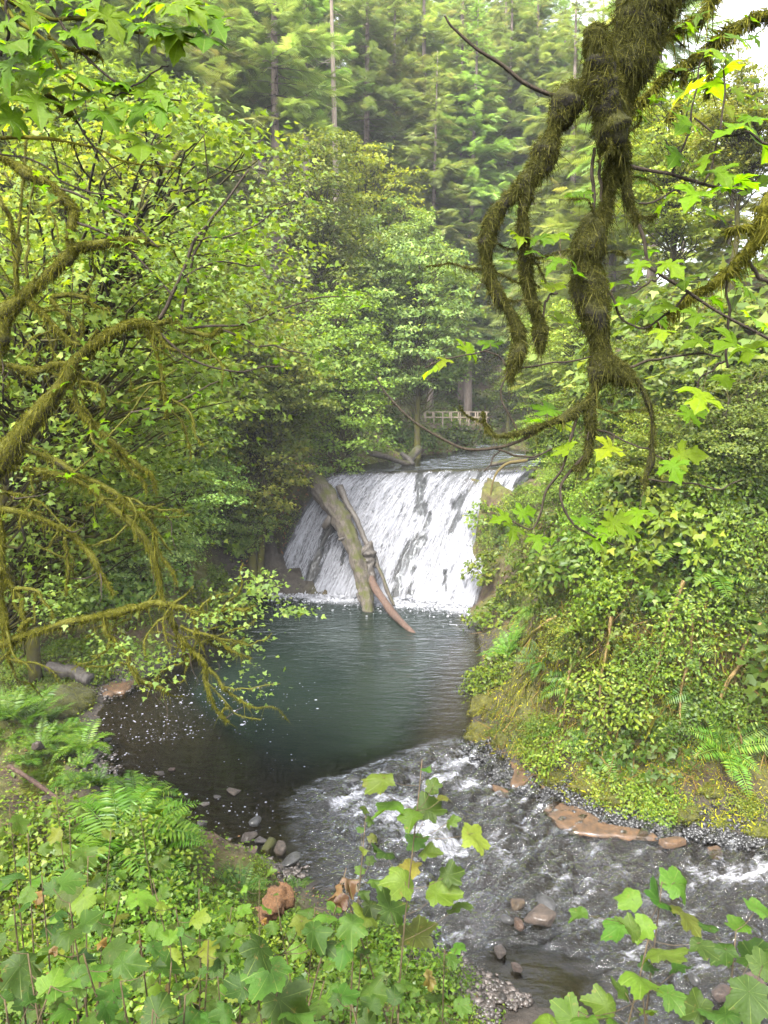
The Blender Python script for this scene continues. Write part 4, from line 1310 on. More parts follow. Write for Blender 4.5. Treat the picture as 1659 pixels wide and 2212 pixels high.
def conifer(seed, H, R, bare, dens=1.0, droop=.5, size=1.0, ragged=.3, dead=30):
    global rng
    keep_rng = rng; rng = np.random.default_rng(seed); random.seed(seed)
    wood = MB()
    t = np.linspace(0, 1, 18)
    C = np.stack([.006 * H * np.sin(3 * t + seed), .006 * H * np.cos(2.3 * t + seed), H * t], -1)
    add_tube(wood, C, .0105 * H * (1 - t) ** .8 + .02, 9, .06, 1.5, seed)
    pp, nn, tt, sz = [], [], [], []
    z = bare * H
    while z < H * .985:
        f = (z - bare * H) / (H * (1 - bare))
        nb = max(3, int(rng.poisson(4.6 * dens)))
        for b in range(nb):
            th = rng.uniform(0, 6.28)
            L = (R * (1 - f) ** .75 * (.35 + .65 * min(1, f * 5 + .35)) + .35) * rng.uniform(1 - ragged * 1.6, 1 + ragged * .5)
            L = max(L, .4)
            el = math.radians(18 * f - 14 * (1 - f) * droop + rng.uniform(-10, 10))
            s = np.linspace(0, 1, 7)
            rad = L * s * math.cos(el)
            zz = z + L * s * math.sin(el) - droop * .22 * L * s ** 2 + .10 * L * s ** 4
            bc = np.stack([rad * math.cos(th), rad * math.sin(th), zz], -1)
            add_tube(wood, bc, np.linspace(.012 + .006 * L, .006, 7), 3)
            m = max(3, int(L * 3.2 * dens))
            ts = np.linspace(.16, 1, m) ** .9
            pts = spline(bc, 40)[np.clip((ts * 39).astype(int), 0, 39)]
            side = np.where(np.arange(m) % 2 == 0, 1, -1) * rng.uniform(.5, 1.3, m)
            ang = th + side * .75 * (1 - .6 * ts)
            d = np.stack([np.cos(ang), np.sin(ang), -.25 * droop - rng.uniform(0, .55, m) * droop], -1)
            pp.append(pts); tt.append(d)
            nn.append(np.stack([rng.normal(0, .35, m), rng.normal(0, .35, m), np.ones(m)], -1))
            sz.append(np.clip(L * .34, .45, 1.15) * rng.uniform(.6, 1.15, m) * size)
        z += rng.uniform(.42, .72) * (H / 40) / math.sqrt(dens)
    pp, nn, tt, sz = map(np.concatenate, (pp, nn, tt, sz))
    V, F, r = scatter(T_SPRAY, pp, rot_from(nn, tt), np.stack([sz * .9, sz, sz], -1))
    dw = MB()
    for i in range(dead):
        z = rng.uniform(.10, max(bare, .2) + .12) * H
        th = rng.uniform(0, 6.28); L = rng.uniform(.8, 3.2) * R / 4.5
        s = np.linspace(0, 1, 6)
        bc = np.stack([L * s * math.cos(th), L * s * math.sin(th), z - .35 * L * s + .25 * L * s ** 3 + rng.normal(0, .04, 6) * s], -1)
        add_tube(dw, bc, np.linspace(.05, .015, 6), 4, r=rng.random())
        for j in range(2):
            q = bc[rng.integers(2, 5)]; a2 = th + rng.choice((-1, 1)) * rng.uniform(.4, .9)
            add_tube(dw, spline([q, q + np.array((math.cos(a2), math.sin(a2), -.5)) * L * .35], 4), np.linspace(.025, .008, 4), 3)
    out = (wood.mesh('trunk', M_BARK_CON, True), bulk_mesh('crown', V, F, M_CONIFER, False, r), dw.mesh('dead_branches', M_TWIG) if dead else None)
    rng = keep_rng
    return out


CON = [conifer(1, 42, 6.2, .20, 1.25, .7, 1.15), conifer(2, 46, 5.2, .46, 1.1, .9, 1.15, .4, 70), conifer(3, 34, 5.6, .06, 1.3, .35, 1.15, .25, 10), conifer(4, 40, 6.4, .14, 1.25, 1.0, 1.2, .45, 40)]
CON_H = [42, 46, 34, 40]
BRO = [broadleaf(11, 18, 4.6, 210, 62, .26), broadleaf(12, 20, 5.0, 210, 66, .24, base=.55, lean=(.10, -.02), clr=(.6, 1.2), flat=.22), broadleaf(13, 20, 4.2, 220, 58, .25, base=.2, flat=.4), broadleaf(14, 12, 4.6, 190, 70, .20, base=.15, stems=3, flat=.22),
       broadleaf(15, 9, 3.8, 170, 60, .17, base=.1, stems=4, flat=.2, lean=(.1, 0))]
BRO.append(broadleaf(16, 20, 5.6, 230, 60, .19, base=.42, lean=(.42, .02), clr=(.7, 1.5), flat=.2))
BRO_H = [18, 20, 20, 12, 9, 20]


def tree(kind, i, x, y, h, label, grp, col=(1, 1, 1), zoff=-.3, rz=None, tilt=(0, 0), wide=1.0, name=None):
    src, hs_ = (CON, CON_H) if kind == 'conifer' else (BRO, BRO_H)
    s = h / hs_[i]
    z = float(landq(x, y)) + zoff
    e = empty(name or ('conifer_tree' if kind == 'conifer' else 'broadleaf_tree'), (x, y, z), label, 'tree', grp, (tilt[0], tilt[1], random.uniform(0, 6.28) if rz is None else rz), (s * wide, s * wide, s))
    link('trunk', src[i][0], e)
    link('crown', src[i][1], e, color=gcol(col, .28))
    if kind == 'conifer' and src[i][2] is not None: link('dead_branches', src[i][2], e, kind='stuff')
    return e


def at_u(u, d): return (u - 829.5) / FPX * d * 1.02


random.seed(5)
# conifers one can pick out by their trunks: (u, depth, height, variant, label)
for u, d, h, i, lab in [(615, 62, 46, 1, 'tall conifer with a bare grey lower trunk above the bright maple'), (588, 68, 44, 1, 'conifer with a dark trunk close behind the bare grey one'), (990, 84, 46, 1, 'conifer with a thick brown trunk rising above the footbridge'),
                        (1078, 88, 48, 1, 'conifer with a grey trunk right of the footbridge, behind the hanging moss'), (850, 84, 42, 2, 'dense light green fir at top centre'), (480, 60, 38, 3, 'ragged lichen hung conifer left of the bare grey trunk'),
                        (1375, 46, 38, 1, 'conifer with a pale trunk behind the hanging mossy limb'), (1135, 88, 46, 0, 'tall conifer with a thin dark trunk at top, left of the mossy limb'), (930, 78, 36, 3, 'drooping grey green hemlock right of the light green fir'),
                        (740, 66, 17, 0, 'short thin conifer between the broadleaf crowns at centre'), (1210, 70, 40, 3, 'drooping hemlock behind the hanging mossy limb'), (1010, 82, 44, 0, 'tall hemlock behind the thick brown trunk'), (545, 72, 46, 1, 'slim trunked conifer left of the pair of bare trunks'), (795, 80, 46, 1, 'slim trunked conifer right of the pale dead snag'), (905, 88, 48, 1, 'slim trunked conifer right of the light green fir'), (1062, 96, 48, 1, 'slim trunked conifer between the footbridge and the hanging limb'), (680, 78, 46, 1, 'slim trunked conifer left of the pale dead snag')]:
    tree('conifer', i, at_u(u, d), d, h, lab, 'conifers at the front of the far wood', (1.05, 1.05, .9))
# snag
x, y = at_u(730, 70), 70
mb = MB(); t = np.linspace(0, 1, 20); Hs = 40
add_tube(mb, np.stack([.15 * np.sin(5 * t), .1 * np.cos(4 * t), Hs * t], -1), .32 * (1 - t) ** .7 + .05, 9, .12, 2.0, 3)
sn = empty('dead_snag', (x, y, float(landq(x, y)) - .3), 'bare pale dead conifer trunk at top, left of centre', 'tree')
link('trunk', mb.mesh('trunk', M_BARK_SNAG, True), sn)
mb = MB()
for i in range(70):
    z = random.uniform(.25, .98) * Hs; th = random.uniform(0, 6.28); L = random.uniform(.3, 1.6)
    add_tube(mb, spline([(0, 0, z), (L * .6 * math.cos(th), L * .6 * math.sin(th), z - .1), (L * math.cos(th), L * math.sin(th), z - .5)], 5), np.linspace(.035, .01, 5), 3)
link('dead_branches', mb.mesh('dead_branches', M_BARK_SNAG), sn, kind='stuff')
# rows of conifers on the far hillside
rows = [(92, 11, 42, -60, 1330, 'first row of the far hillside'), (108, 12, 44, -40, 1380, 'second row of the far hillside'), (128, 12, 46, -60, 1360, 'third row of the far hillside'), (152, 12, 48, -40, 1300, 'back row of the far hillside')]
for d, n, h, u0, u1, lab in rows:
    for k in range(n):
        u = u0 + (u1 - u0) * (k + random.uniform(.2, .8)) / n
        dd = d + random.uniform(-5, 5)
        tree('conifer', random.choice((0, 1, 2, 3, 3, 0)), at_u(u, dd), dd, h * random.uniform(.8, 1.12), f'{ORD[k]} conifer from the left in the {lab}', 'conifers on the far hillside', (1.0, 1.08, .95))
# left slope and right slope conifers
for k, (u, d, h, i) in enumerate([(380, 50, 36, 3), (250, 46, 36, 0), (120, 44, 34, 3), (10, 40, 34, 0), (300, 66, 40, 3), (170, 70, 42, 1), (420, 76, 42, 0), (60, 62, 40, 2)]):
    tree('conifer', i, at_u(u, d), d, h, f'{ORD[k]} of the conifers on the left slope, counted from the falls outwards', 'conifers on the left slope', (1.0, 1.05, .8))
for k, (u, d, h, i) in enumerate([(1290, 56, 38, 3), (1440, 44, 20, 3), (1530, 38, 12, 3), (1650, 30, 9, 3), (1500, 60, 26, 0), (1260, 92, 40, 0)]):
    tree('conifer', i, at_u(u, d), d, h, f'{ORD[k]} of the mossy conifers on the right slope, counted from the falls outwards', 'conifers on the right slope', (1.15, 1.05, .7))

# broadleaf trees: (u, depth, height, variant, colour, label)
BRIGHT, MIDG, PALE, YEL = (1.15, 1.2, .75), (1.1, 1.12, .8), (1.35, 1.5, 1.7), (1.5, 1.4, .75)
for u, d, h, i, c, lab in [
    (-190, 18, 14.5, 5, BRIGHT, 'bright green maple reaching over the pool, largest left of centre'), (-190, 14, 13.5, 5, BRIGHT, 'bright maple behind the mossy limbs, upper left'), (330, 42, 24, 1, BRIGHT, 'bright green maple right of the largest one, over the left wall'),
    (60, 30, 19, 0, MIDG, 'broadleaf tree behind the mossy limbs near the left edge'), (-60, 28, 20, 0, MIDG, 'broadleaf tree farthest left behind the mossy limbs'), (560, 46, 16, 1, BRIGHT, 'broadleaf tree above the left end of the falls'),
    (740, 50, 17, 2, MIDG, 'broadleaf tree above the brink, left of the pale crowns'), (690, 58, 22, 2, MIDG, 'tall broadleaf tree with its top below the dead snag'), (820, 62, 19, 2, PALE, 'pale alder left of the largest pale crown'),
    (900, 60, 19, 0, PALE, 'largest pale blue green crown above the footbridge'), (870, 72, 20, 2, PALE, 'pale alder behind the largest pale crown'), (790, 76, 24, 0, YEL, 'yellow green broadleaf crown behind the pale alders'),
    (545, 46, 20, 2, MIDG, 'broadleaf tree behind the bright maples on the left slope'), (400, 40, 20, 0, MIDG, 'broadleaf tree on the left slope below the conifers'), (230, 38, 20, 2, YEL, 'yellow green broadleaf tree high on the left slope'), (90, 36, 20, 2, YEL, 'yellow green broadleaf tree high at the left edge'),
    (1180, 62, 15, 0, MIDG, 'broadleaf tree right of the footbridge behind the mossy limb'), (1270, 46, 12, 1, YEL, 'yellow green broadleaf tree at the top of the right bank'), (1420, 36, 12, 0, YEL, 'yellow green tree behind the maple leaves on the right bank'),
    (1540, 30, 9, 1, YEL, 'mossy yellow tree behind the maple leaves at the right'), (1480, 50, 16, 2, MIDG, 'broadleaf tree high on the right slope'), (1090, 80, 15, 2, MIDG, 'dark broadleaf tree behind the right end of the footbridge'), (960, 84, 14, 3, (.7, .75, .6), 'dark broadleaf thicket behind the footbridge'), (1040, 92, 16, 3, (.7, .75, .6), 'dark broadleaf thicket beyond the footbridge, farther upstream')]:
    tree('broadleaf', i, at_u(u, d), d, h, lab, 'broadleaf trees around the falls', c, rz=random.uniform(-.25, .25) if i == 5 else None)
for u, v, h, lab in [(1230, 1120, 3.6, 'light green sapling below the hanging limb on the right bank'), (1400, 1130, 4.0, 'light green sapling at the middle of the right bank'), (1560, 1060, 4.2, 'light green sapling high on the right bank'), (1340, 960, 4.5, 'light green sapling at the top of the right bank'), (1210, 1000, 4.0, 'light green sapling beside the right brink')]:
    p = hit([u], [v])[0]
    tree('broadleaf', 4, p[0], p[1], h, lab, 'saplings on the right bank', (1.0, 1.05, .6), tilt=(.2, -.15), name='sapling', wide=1.15)
# vine maples leaning over the pool from the left wall
for u, v, h, i, c, lab in [(360, 1230, 8, 4, PALE, 'vine maple leaning over the pool, lowest of the left wall'), (500, 1230, 6, 4, PALE, 'vine maple at the foot of the left wall nearest the falls'), (420, 1080, 8, 3, PALE, 'vine maple halfway up the left wall'), (540, 1060, 6, 4, PALE, 'vine maple on the left wall beside the rusty bank'),
                           (300, 1140, 9, 3, PALE, 'vine maple behind the mossy limbs on the left wall'), (190, 1200, 9, 3, MIDG, 'vine maple low at the left behind the mossy limbs'), (80, 1150, 10, 3, MIDG, 'vine maple at the left edge behind the mossy limbs'), (470, 950, 8, 3, MIDG, 'vine maple high on the left wall'),
                           (600, 940, 6, 4, MIDG, 'vine maple above the rusty bank left of the falls'), (250, 1330, 7, 4, PALE, 'vine maple at the left shore behind the rotting log'), (120, 1330, 8, 4, MIDG, 'vine maple on the left shore above the mossy boulder'), (690, 930, 6, 3, BRIGHT, 'vine maple on the bank above the left brink')]:
    p = hit([u], [v])[0]
    tree('broadleaf', i, p[0], p[1], h, lab, 'vine maples on the left wall', c, tilt=(.12, .12), name='vine_maple')

# ------------------------------------------------------------------ shrubs and ferns
def shrub(seed, H, R, ncl, per, lsz, tmpl, mat=M_SHRUB, flat=.35):
    global rng
    keep_rng = rng; rng = np.random.default_rng(seed)
    wood = MB(); pp, nn, tt = [], [], []
    for i in range(ncl):
        th = rng.uniform(0, 6.28); rr = math.sqrt(rng.random()) * R
        c = np.array((rr * math.cos(th), rr * math.sin(th), H * (1 - .6 * (rr / R) ** 2) * rng.uniform(.45, 1.05)))
        m_ = c * np.array((.45, .45, .65)) + rng.normal(0, .04, 3)
        add_tube(wood, spline([(c[0] * .1, c[1] * .1, 0), m_, c], 7), np.linspace(.012, .004, 7), 3)
        p, n_, t_ = leaf_cluster(c, rng.uniform(.22, .45) * R, per, flat, .9, np.array((c[0], c[1], 0)) / R * .4)
        pp.append(p); nn.append(n_); tt.append(t_)
    pp, nn, tt = map(np.concatenate, (pp, nn, tt))
    V, F, r = scatter(tmpl, pp, rot_from(nn, tt), lsz * rng.uniform(.6, 1.3, len(pp)))
    out = (wood.mesh('stems', M_STEM), bulk_mesh('foliage', V, F, mat, False, r))
    rng = keep_rng
    return out


SHR = [shrub(31, 1.3, 1.1, 40, 34, .11, T_OV), shrub(32, 1.0, 1.3, 44, 34, .12, T_L3), shrub(33, 1.6, 1.0, 44, 36, .09, T_DIA), shrub(34, .7, 1.0, 36, 40, .08, T_OV, flat=.25), shrub(35, 1.2, 1.2, 22, 15, .21, T_L3, flat=.3), shrub(36, 1.5, .9, 20, 16, .19, T_OV, flat=.5)]


def fern(seed, nf, L, arch):
    rg = np.random.default_rng(seed)
    mb = MB()
    for i in range(nf):
        th = i * 6.283 / nf + rg.uniform(-.25, .25); l = L * rg.uniform(.7, 1.1)
        e0 = math.radians(rg.uniform(50, 75)); s = np.linspace(0, 1, 26)
        el = e0 - s * arch * rg.uniform(.8, 1.2)
        dr = np.cumsum(np.cos(el)) / 26 * l; dz = np.cumsum(np.sin(el)) / 26 * l
        C = np.stack([dr * math.cos(th), dr * math.sin(th), dz], -1)
        T = np.gradient(C, axis=0); T /= np.linalg.norm(T, axis=1, keepdims=True)
        side = np.array((-math.sin(th), math.cos(th), 0))
        nrm = np.cross(T, side); nrm *= np.sign(nrm[:, 2:3] + 1e-6)
        w = .22 * l * np.sin(np.pi * np.clip(s * .93 + .07, 0, 1)) ** .75 * (1 - .35 * s)
        for sg in (-1, 1):
            idx = np.arange(2, 26)
            d = side * sg + T[idx] * .35 + np.array((0, 0, -.15))
            V, F, r = scatter((T_DIA[0] * np.array((.42, 1, 1)), T_DIA[1]), C[idx], rot_from(nrm[idx] + rg.normal(0, .12, (24, 3)), d), w[idx], rg.random() * .6 + .4 * rg.random(24))
            mb.add(V, F, r)
        add_tube(mb, C[::3], np.linspace(.008, .003, len(C[::3])) * l / .8, 3, r=.2)
    return mb.mesh('fronds', M_FERN)


FERN = [fern(51, 13, 1.0, 1.7), fern(52, 10, 1.1, 1.3), fern(53, 15, .9, 2.1)]


def spaced(n, box, mind, ok=lambda u, v: True):
    pts = []
    for _ in range(n * 40):
        u, v = random.uniform(box[0], box[2]), random.uniform(box[1], box[3])
        if ok(u, v) and all((u - a) ** 2 + (v - b) ** 2 > mind ** 2 for a, b in pts):
            pts.append((u, v))
            if len(pts) == n: break
    return pts


def plant_zone(kind, pts, lab, grp, col, size, rowh=90, lean=.5, variants=None):
    """kind shrub or fern; labels count from the left inside rows counted from the top"""
    if not pts: return
    pts = sorted(pts, key=lambda p: (int(p[1] // rowh), p[0]))
    rows = sorted({int(p[1] // rowh) for p in pts})
    H3 = hit([p[0] for p in pts], [p[1] for p in pts])
    cnt = {}
    for (u, v), p in zip(pts, H3):
        if np.isnan(p[1]): continue
        row = rows.index(int(v // rowh)); cnt[row] = cnt.get(row, 0) + 1
        if poly_dist(np.array([p[0]]), np.array([p[1]]), SH_XY)[0][0] < .25: continue
        label = f'{ORD[min(cnt[row] - 1, 19)]} from left, {ORD[row]} row, {lab}'
        nrm = landq_n(p[0], p[1])
        up = Vector((nrm[0] * lean, nrm[1] * lean, 1)).normalized()
        q = up.to_track_quat('Z', 'Y') @ Matrix.Rotation(random.uniform(0, 6.28), 3, 'Z').to_quaternion()
        s = size * random.uniform(.55, 1.5)
        if kind == 'shrub':
            i = random.choice(variants or range(6))
            e = empty('leafy_shrub', tuple(p - nrm * .12), label, 'shrub', grp, q.to_euler(), s)
            link('stems', SHR[i][0], e); link('foliage', SHR[i][1], e, color=gcol(random.choice(col) if isinstance(col, list) else col, .2))
        else:
            e = empty('sword_fern', tuple(p - nrm * .03), label, 'fern', grp, q.to_euler(), s)
            link('fronds', random.choice(FERN), e, color=gcol(random.choice(col) if isinstance(col, list) else col, .2))


random.seed(21)
def rwall(u, v): return v < 1600 + (u - 1040) * .30 and not (u < 1130 and v < 1080) and v > 900 + max(0, (1250 - u)) * .55
YG, PY, DKG, BLU = (1.35, 1.25, .7), (1.7, 1.5, .9), (.75, .8, .7), (.95, 1.05, 1.2)
plant_zone('shrub', spaced(90, (1050, 830, 1690, 1620), 46, lambda u, v: rwall(u, v) and not (1340 < v < 1560 + (u - 1100) * .12 and random.random() < .93)), 'shrubs on the right bank', 'shrubs on the right bank', [(1.2, 1.3, .65), (1.4, 1.45, .7), (.9, 1.0, .55), (.6, .7, .5), (1.05, 1.0, .5)], 1.0, 100, .9)
plant_zone('fern', spaced(48, (1100, 900, 1690, 1640), 62, rwall), 'sword ferns on the right bank', 'ferns on the right bank', [(1.7, 1.75, 1.2), (1.4, 1.5, 1.0), (2.0, 1.6, .9)], 1.25, 140, .9)
plant_zone('shrub', spaced(24, (1090, 1540, 1690, 1770), 46, lambda u, v: v > 1590 + (u - 1040) * .25 - 30 and v < 1660 + (u - 1100) * .25), 'low plants on the right bank toe', 'low plants on the right bank toe', [PY, YG, (1.2, 1.3, .7)], .42, 60, .9, (1, 3))
plant_zone('shrub', spaced(60, (-30, 830, 640, 1330), 62), 'shrubs on the left wall', 'shrubs on the left wall', [(1.7, 1.85, 1.9), (1.5, 1.6, 1.3), (1.4, 1.45, 1.0)], 1.25, 110, .7)
plant_zone('fern', spaced(26, (380, 830, 730, 1120), 55), 'ferns above the left of the falls', 'ferns above the left of the falls', [(1.1, 1.1, .8), (1.4, 1.2, .7)], 1.1, 80, .8)
plant_zone('shrub', spaced(34, (640, 790, 1010, 975), 40, lambda u, v: v < 1000 - max(0, 880 - u) * .08), 'shrubs left of the upper stream', 'shrubs beside the upper stream', [(1, 1.05, .75), MIDG, DKG], 1.5, 60, .5)
plant_zone('shrub', spaced(24, (1040, 830, 1230, 975), 36), 'shrubs right of the upper stream', 'shrubs beside the upper stream', [(1, 1.05, .9), BLU, DKG], 1.4, 60, .5)
plant_zone('shrub', spaced(30, (-20, 1400, 250, 1560), 40, lambda u, v: v < 1440 + (250 - u) * .5), 'low shrubs on the left shore shelf', 'low shrubs on the left shelf', [YG, (1.1, 1.2, .7)], .7, 50, .4, (1, 3))
plant_zone('shrub', spaced(30, (1150, 720, 1690, 900), 50), 'shrubs along the top of the right bank', 'shrubs along the top of the right bank', [YG, (1, 1, .7), (.85, .9, .7)], 1.2, 70, .6)
plant_zone('shrub', spaced(12, (1090, 1060, 1200, 1330), 36), 'shrubs beside the right end of the falls', 'shrubs beside the falls', [YG, (1, 1.05, .8)], .7, 80, .8)
# lady ferns of the left bank
LF = (1.25, 1.35, .75)
plant_zone('fern', [(60, 1570), (110, 1560), (150, 1590), (90, 1620), (140, 1640), (180, 1660), (100, 1680), (160, 1700), (210, 1700), (120, 1590), (20, 1560), (15, 1600), (185, 1620), (60, 1650)], 'lady ferns along the left shore', 'lady ferns along the left shore', LF, 1.25, 60, .3)
plant_zone('fern', [(290, 1740), (330, 1770), (280, 1790), (350, 1800), (310, 1830), (380, 1830), (260, 1840), (340, 1850), (300, 1870)], 'lady ferns by the shallows', 'lady ferns by the shallows', (1.2, 1.35, .65), 1.3, 60, .3)

# ------------------------------------------------------------------ moss-grown limbs close by
def px_curve(pts, d0, n, wob=0.0, seed=0):
    """pts (u, v, radius px[, depth]) -> smooth centreline and radii"""
    rows = []
    for k, p in enumerate(pts):
        d = p[3] if len(p) > 3 else d0
        rows.append((*P(p[0], p[1], d), max(p[2], .6) * d / FPX))
    c = spline(rows, n)
    C, R = c[:, :3], np.maximum(c[:, 3], .0015)
    if wob:
        t = np.linspace(0, 6, n)
        C = C + wob * np.stack([noise(t, 0 * t, 0, seed), noise(t, 0 * t + 5, 0, seed + 1), noise(t, 0 * t + 9, 0, seed + 2)], -1) * sstep(0, 1, t)[:, None]
    return C, R


def moss_on(mb, C, R, per_m, ln, width, hang=.8, fuzz=.5, under=.55, long_frac=.07, long_mul=3.0):
    """short strands all round the limb, longer ones hanging below it"""
    seg = np.linalg.norm(np.diff(C, axis=0), axis=1)
    tot = seg.sum()
    n = int(per_m * tot)
    if n < 3: return
    cum = np.concatenate([[0], np.cumsum(seg)]) / tot
    t = rng.random(n)
    idx = np.clip(np.searchsorted(cum, t) - 1, 0, len(C) - 2)
    f = (t - cum[idx]) / (cum[idx + 1] - cum[idx] + 1e-9)
    c = C[idx] * (1 - f)[:, None] + C[idx + 1] * f[:, None]
    r = R[idx] * (1 - f) + R[idx + 1] * f
    T, N_, B = frames(C)
    a = rng.uniform(0, 2 * np.pi, n)
    o = N_[idx] * np.cos(a)[:, None] + B[idx] * np.sin(a)[:, None]
    p = c + o * (r * rng.uniform(.75, 1.05, n))[:, None]
    L = ln * rng.gamma(3, .33, n)
    lo = (rng.random(n) < long_frac) & (o[:, 2] < .35)
    L = np.where(lo, L * long_mul * rng.uniform(.5, 1.3, n), L)
    d = o * fuzz + np.stack([rng.normal(0, .3, n), rng.normal(0, .3, n), -hang * np.where(lo, 2.5, 1.0) + rng.normal(0, .25, n)], -1)
    fq = .9 / max(ln, .01)                       # the strands lie in tufts
    q3 = p * fq
    d = d + .9 * np.stack([noise(q3[:, 0], q3[:, 1], q3[:, 2], 1), noise(q3[:, 0], q3[:, 1], q3[:, 2], 2), noise(q3[:, 0], q3[:, 1], q3[:, 2], 3)], -1) * np.where(lo, .3, 1.0)[:, None]
    tuft = .75 + .5 * noise(q3[:, 0] * .6, q3[:, 1] * .6, q3[:, 2] * .6, 4)
    L = L * np.clip(tuft, .3, 1.5)
    kp = (o[:, 2] > -.35) | lo | (rng.random(n) < under)  # short strands thinned below, so shade is shaped into the limb's underside
    p, o, L, d, lo, n = p[kp], o[kp], L[kp], d[kp], lo[kp], int(kp.sum())
    R_ = rot_from(o + rng.normal(0, .5, (n, 3)), d)
    w = width * rng.uniform(.6, 1.5, n)
    V, F, rr = scatter(T_STRAND, p, R_, np.stack([w, L, L], -1))
    mb.add(V, F, rr)


def limb_thing(name, label, limbs, d0, bark, cat='branch', group=None, moss_mat=M_MOSS, ln=.05, width=.006, per_m=3000, sides=9, bump=.15, freq=14, hang=.8, long_mul=3.0, thin=1.0, lumpy=.2, body_mat=None, side=0, side_len=.6, side_r=.011):
    """limbs: (points, moss amount 0..1). one thing > limb wood, moss, twigs"""
    base = P(limbs[0][0][0][0], limbs[0][0][0][1], limbs[0][0][0][3] if len(limbs[0][0][0]) > 3 else d0)
    e = empty(name, tuple(base), label, cat, group)
    twig, body, moss = MB(), MB(), MB()
    curves = []
    for k, (pts, am) in enumerate(limbs):
        n = 10 + 7 * len(pts)
        C, R = px_curve(pts, d0, n, wob=.012 * d0 / 4, seed=k * 7 + len(label))
        if am > 0:
            tt_ = np.concatenate([[0], np.cumsum(np.linalg.norm(np.diff(C, axis=0), axis=1))])
            R = R * thin * (1 + lumpy * noise(tt_ / (.13 * d0 / 4), 0 * tt_, 0, k + 3) + .5 * lumpy * noise(tt_ / (.05 * d0 / 4), 0 * tt_, 0, k + 9))
        Cl = C - base
        if am > 0:
            one = MB(); add_tube(one, Cl, R * .86, sides, bump, freq, k)
            link('mossy_limb', one.mesh('mossy_limb', body_mat or moss_mat, True), e)
            mr = R.max()
            moss_on(moss, Cl, R, per_m * am * np.clip(R.mean() / .03, .35, 3), ln, width, hang, long_mul=long_mul)
        else:
            one = MB(); add_tube(one, Cl, R, 5, .1, 30, k)
            link('twig', one.mesh('twig', bark, True), e)
        curves.append(C)
    # crooked side twigs, bare or lightly mossed, that fork off the mossy limbs
    hosts = [c for c, (pts, am) in zip(curves, limbs) if am >= .8]
    for j in range(side):
        hc = hosts[rng.integers(len(hosts))]
        i0 = int(rng.integers(3, len(hc) - 1))
        q0 = hc[i0]
        tdir = hc[min(i0 + 1, len(hc) - 1)] - hc[i0 - 1]
        dv = tdir / (np.linalg.norm(tdir) + 1e-9) * .8 + rng.normal(0, .7, 3) * (1, .6, .8) + (.25, 0, -.15)
        dv = dv / np.linalg.norm(dv)
        pts3 = [q0]
        stp = side_len * rng.uniform(.4, 1.2) / 5
        for _ in range(5):
            dv = dv + rng.normal(0, .38, 3) * (1, .6, 1); dv = dv / np.linalg.norm(dv)
            pts3.append(pts3[-1] + dv * stp)
        C = spline(pts3, 18); R = np.linspace(side_r * rng.uniform(.6, 1.2), side_r * .18, 18)
        if rng.random() < .7:
            one = MB(); add_tube(one, C - base, R * .8, 6, .2, freq, j)
            link('mossy_twig', one.mesh('mossy_twig', body_mat or moss_mat, True), e)
            moss_on(moss, C - base, R, per_m * .35, ln * .8, width * .8, hang, long_mul=long_mul)
        else:
            one = MB(); add_tube(one, C - base, R * .55, 5, .1, 30, j)
            link('twig', one.mesh('twig', bark, True), e)
        curves.append(C)
    if moss.V: link('moss_strands', moss.mesh('moss_strands', moss_mat), e, kind='stuff')
    return e, curves, base


ML_MESH = [bulk_mesh('maple_leaf', V_, F_, M_MAPLE, True) for V_, F_ in T_MAPLE]
TH_MESH = [bulk_mesh('berry_leaf', V_, F_, M_THIM, True) for V_, F_ in T_THIM]
DEAD_MESH = [bulk_mesh('withered_leaf', V_ * np.array((.75, 1, 2.4)), F_, M_DEADLEAF, True) for V_, F_ in T_THIM[:2]]


def leaf_obj(parent, base, pos, nrm, tip, size, meshes, col=(1, 1, 1), name='leaf', sx=1.0):
    Rm = rot_from(np.array([nrm], float), np.array([tip], float))[0]
    o = bpy.data.objects.new(name, random.choice(meshes))
    COL.objects.link(o)
    o.parent = parent
    M = Matrix([[*Rm[i], 0] for i in range(3)] + [[0, 0, 0, 1]])
    o.matrix_local = Matrix.Translation(Vector(pos - base)) @ M @ Matrix.Diagonal((size * sx, size, size, 1))
    o.color = (*col, 1)
    return o


def attach_leaves(e, base, curves, leaves, d0, dirn, petiole=.09, col=(1, 1, 1), jd=.25):
    """leaves: (u, v, px size). each hangs from a stalk that starts on the nearest twig"""
    st = MB()
    allc = np.concatenate(curves)
    for (u, v, s) in leaves:
        pc = P(u, v, d0)
        q = allc[np.argmin(np.sum(((allc - pc) * np.array((1, .25, 1))) ** 2, 1))]
        c = P(u, v, q[1] + random.uniform(-jd, jd))
        size = s * c[1] / FPX
        away = c - q; la = np.linalg.norm(away) + 1e-6
        tip = away / la * .8 + np.array((random.gauss(0, .3), random.gauss(0, .2), -.35 * dirn - .1)) 
        nrm = np.array((random.gauss(0, .35), -.25 - .45 * dirn + random.gauss(0, .25), .8 + random.gauss(0, .15)))
        tip = tip / np.linalg.norm(tip)
        pos = c - tip * size * .35
        leaf_obj(e, base, pos, nrm, tip, size, ML_MESH, gcol(col, .18))
        mid = (q + pos) / 2 + np.array((0, 0, .02))
        add_tube(st, spline([q - base, mid - base, pos - base], 6), np.full(6, .0016), 3)
    if st.V: link('leaf_stalks', st.mesh('leaf_stalks', M_STEM), e, kind='stuff')


random.seed(77)
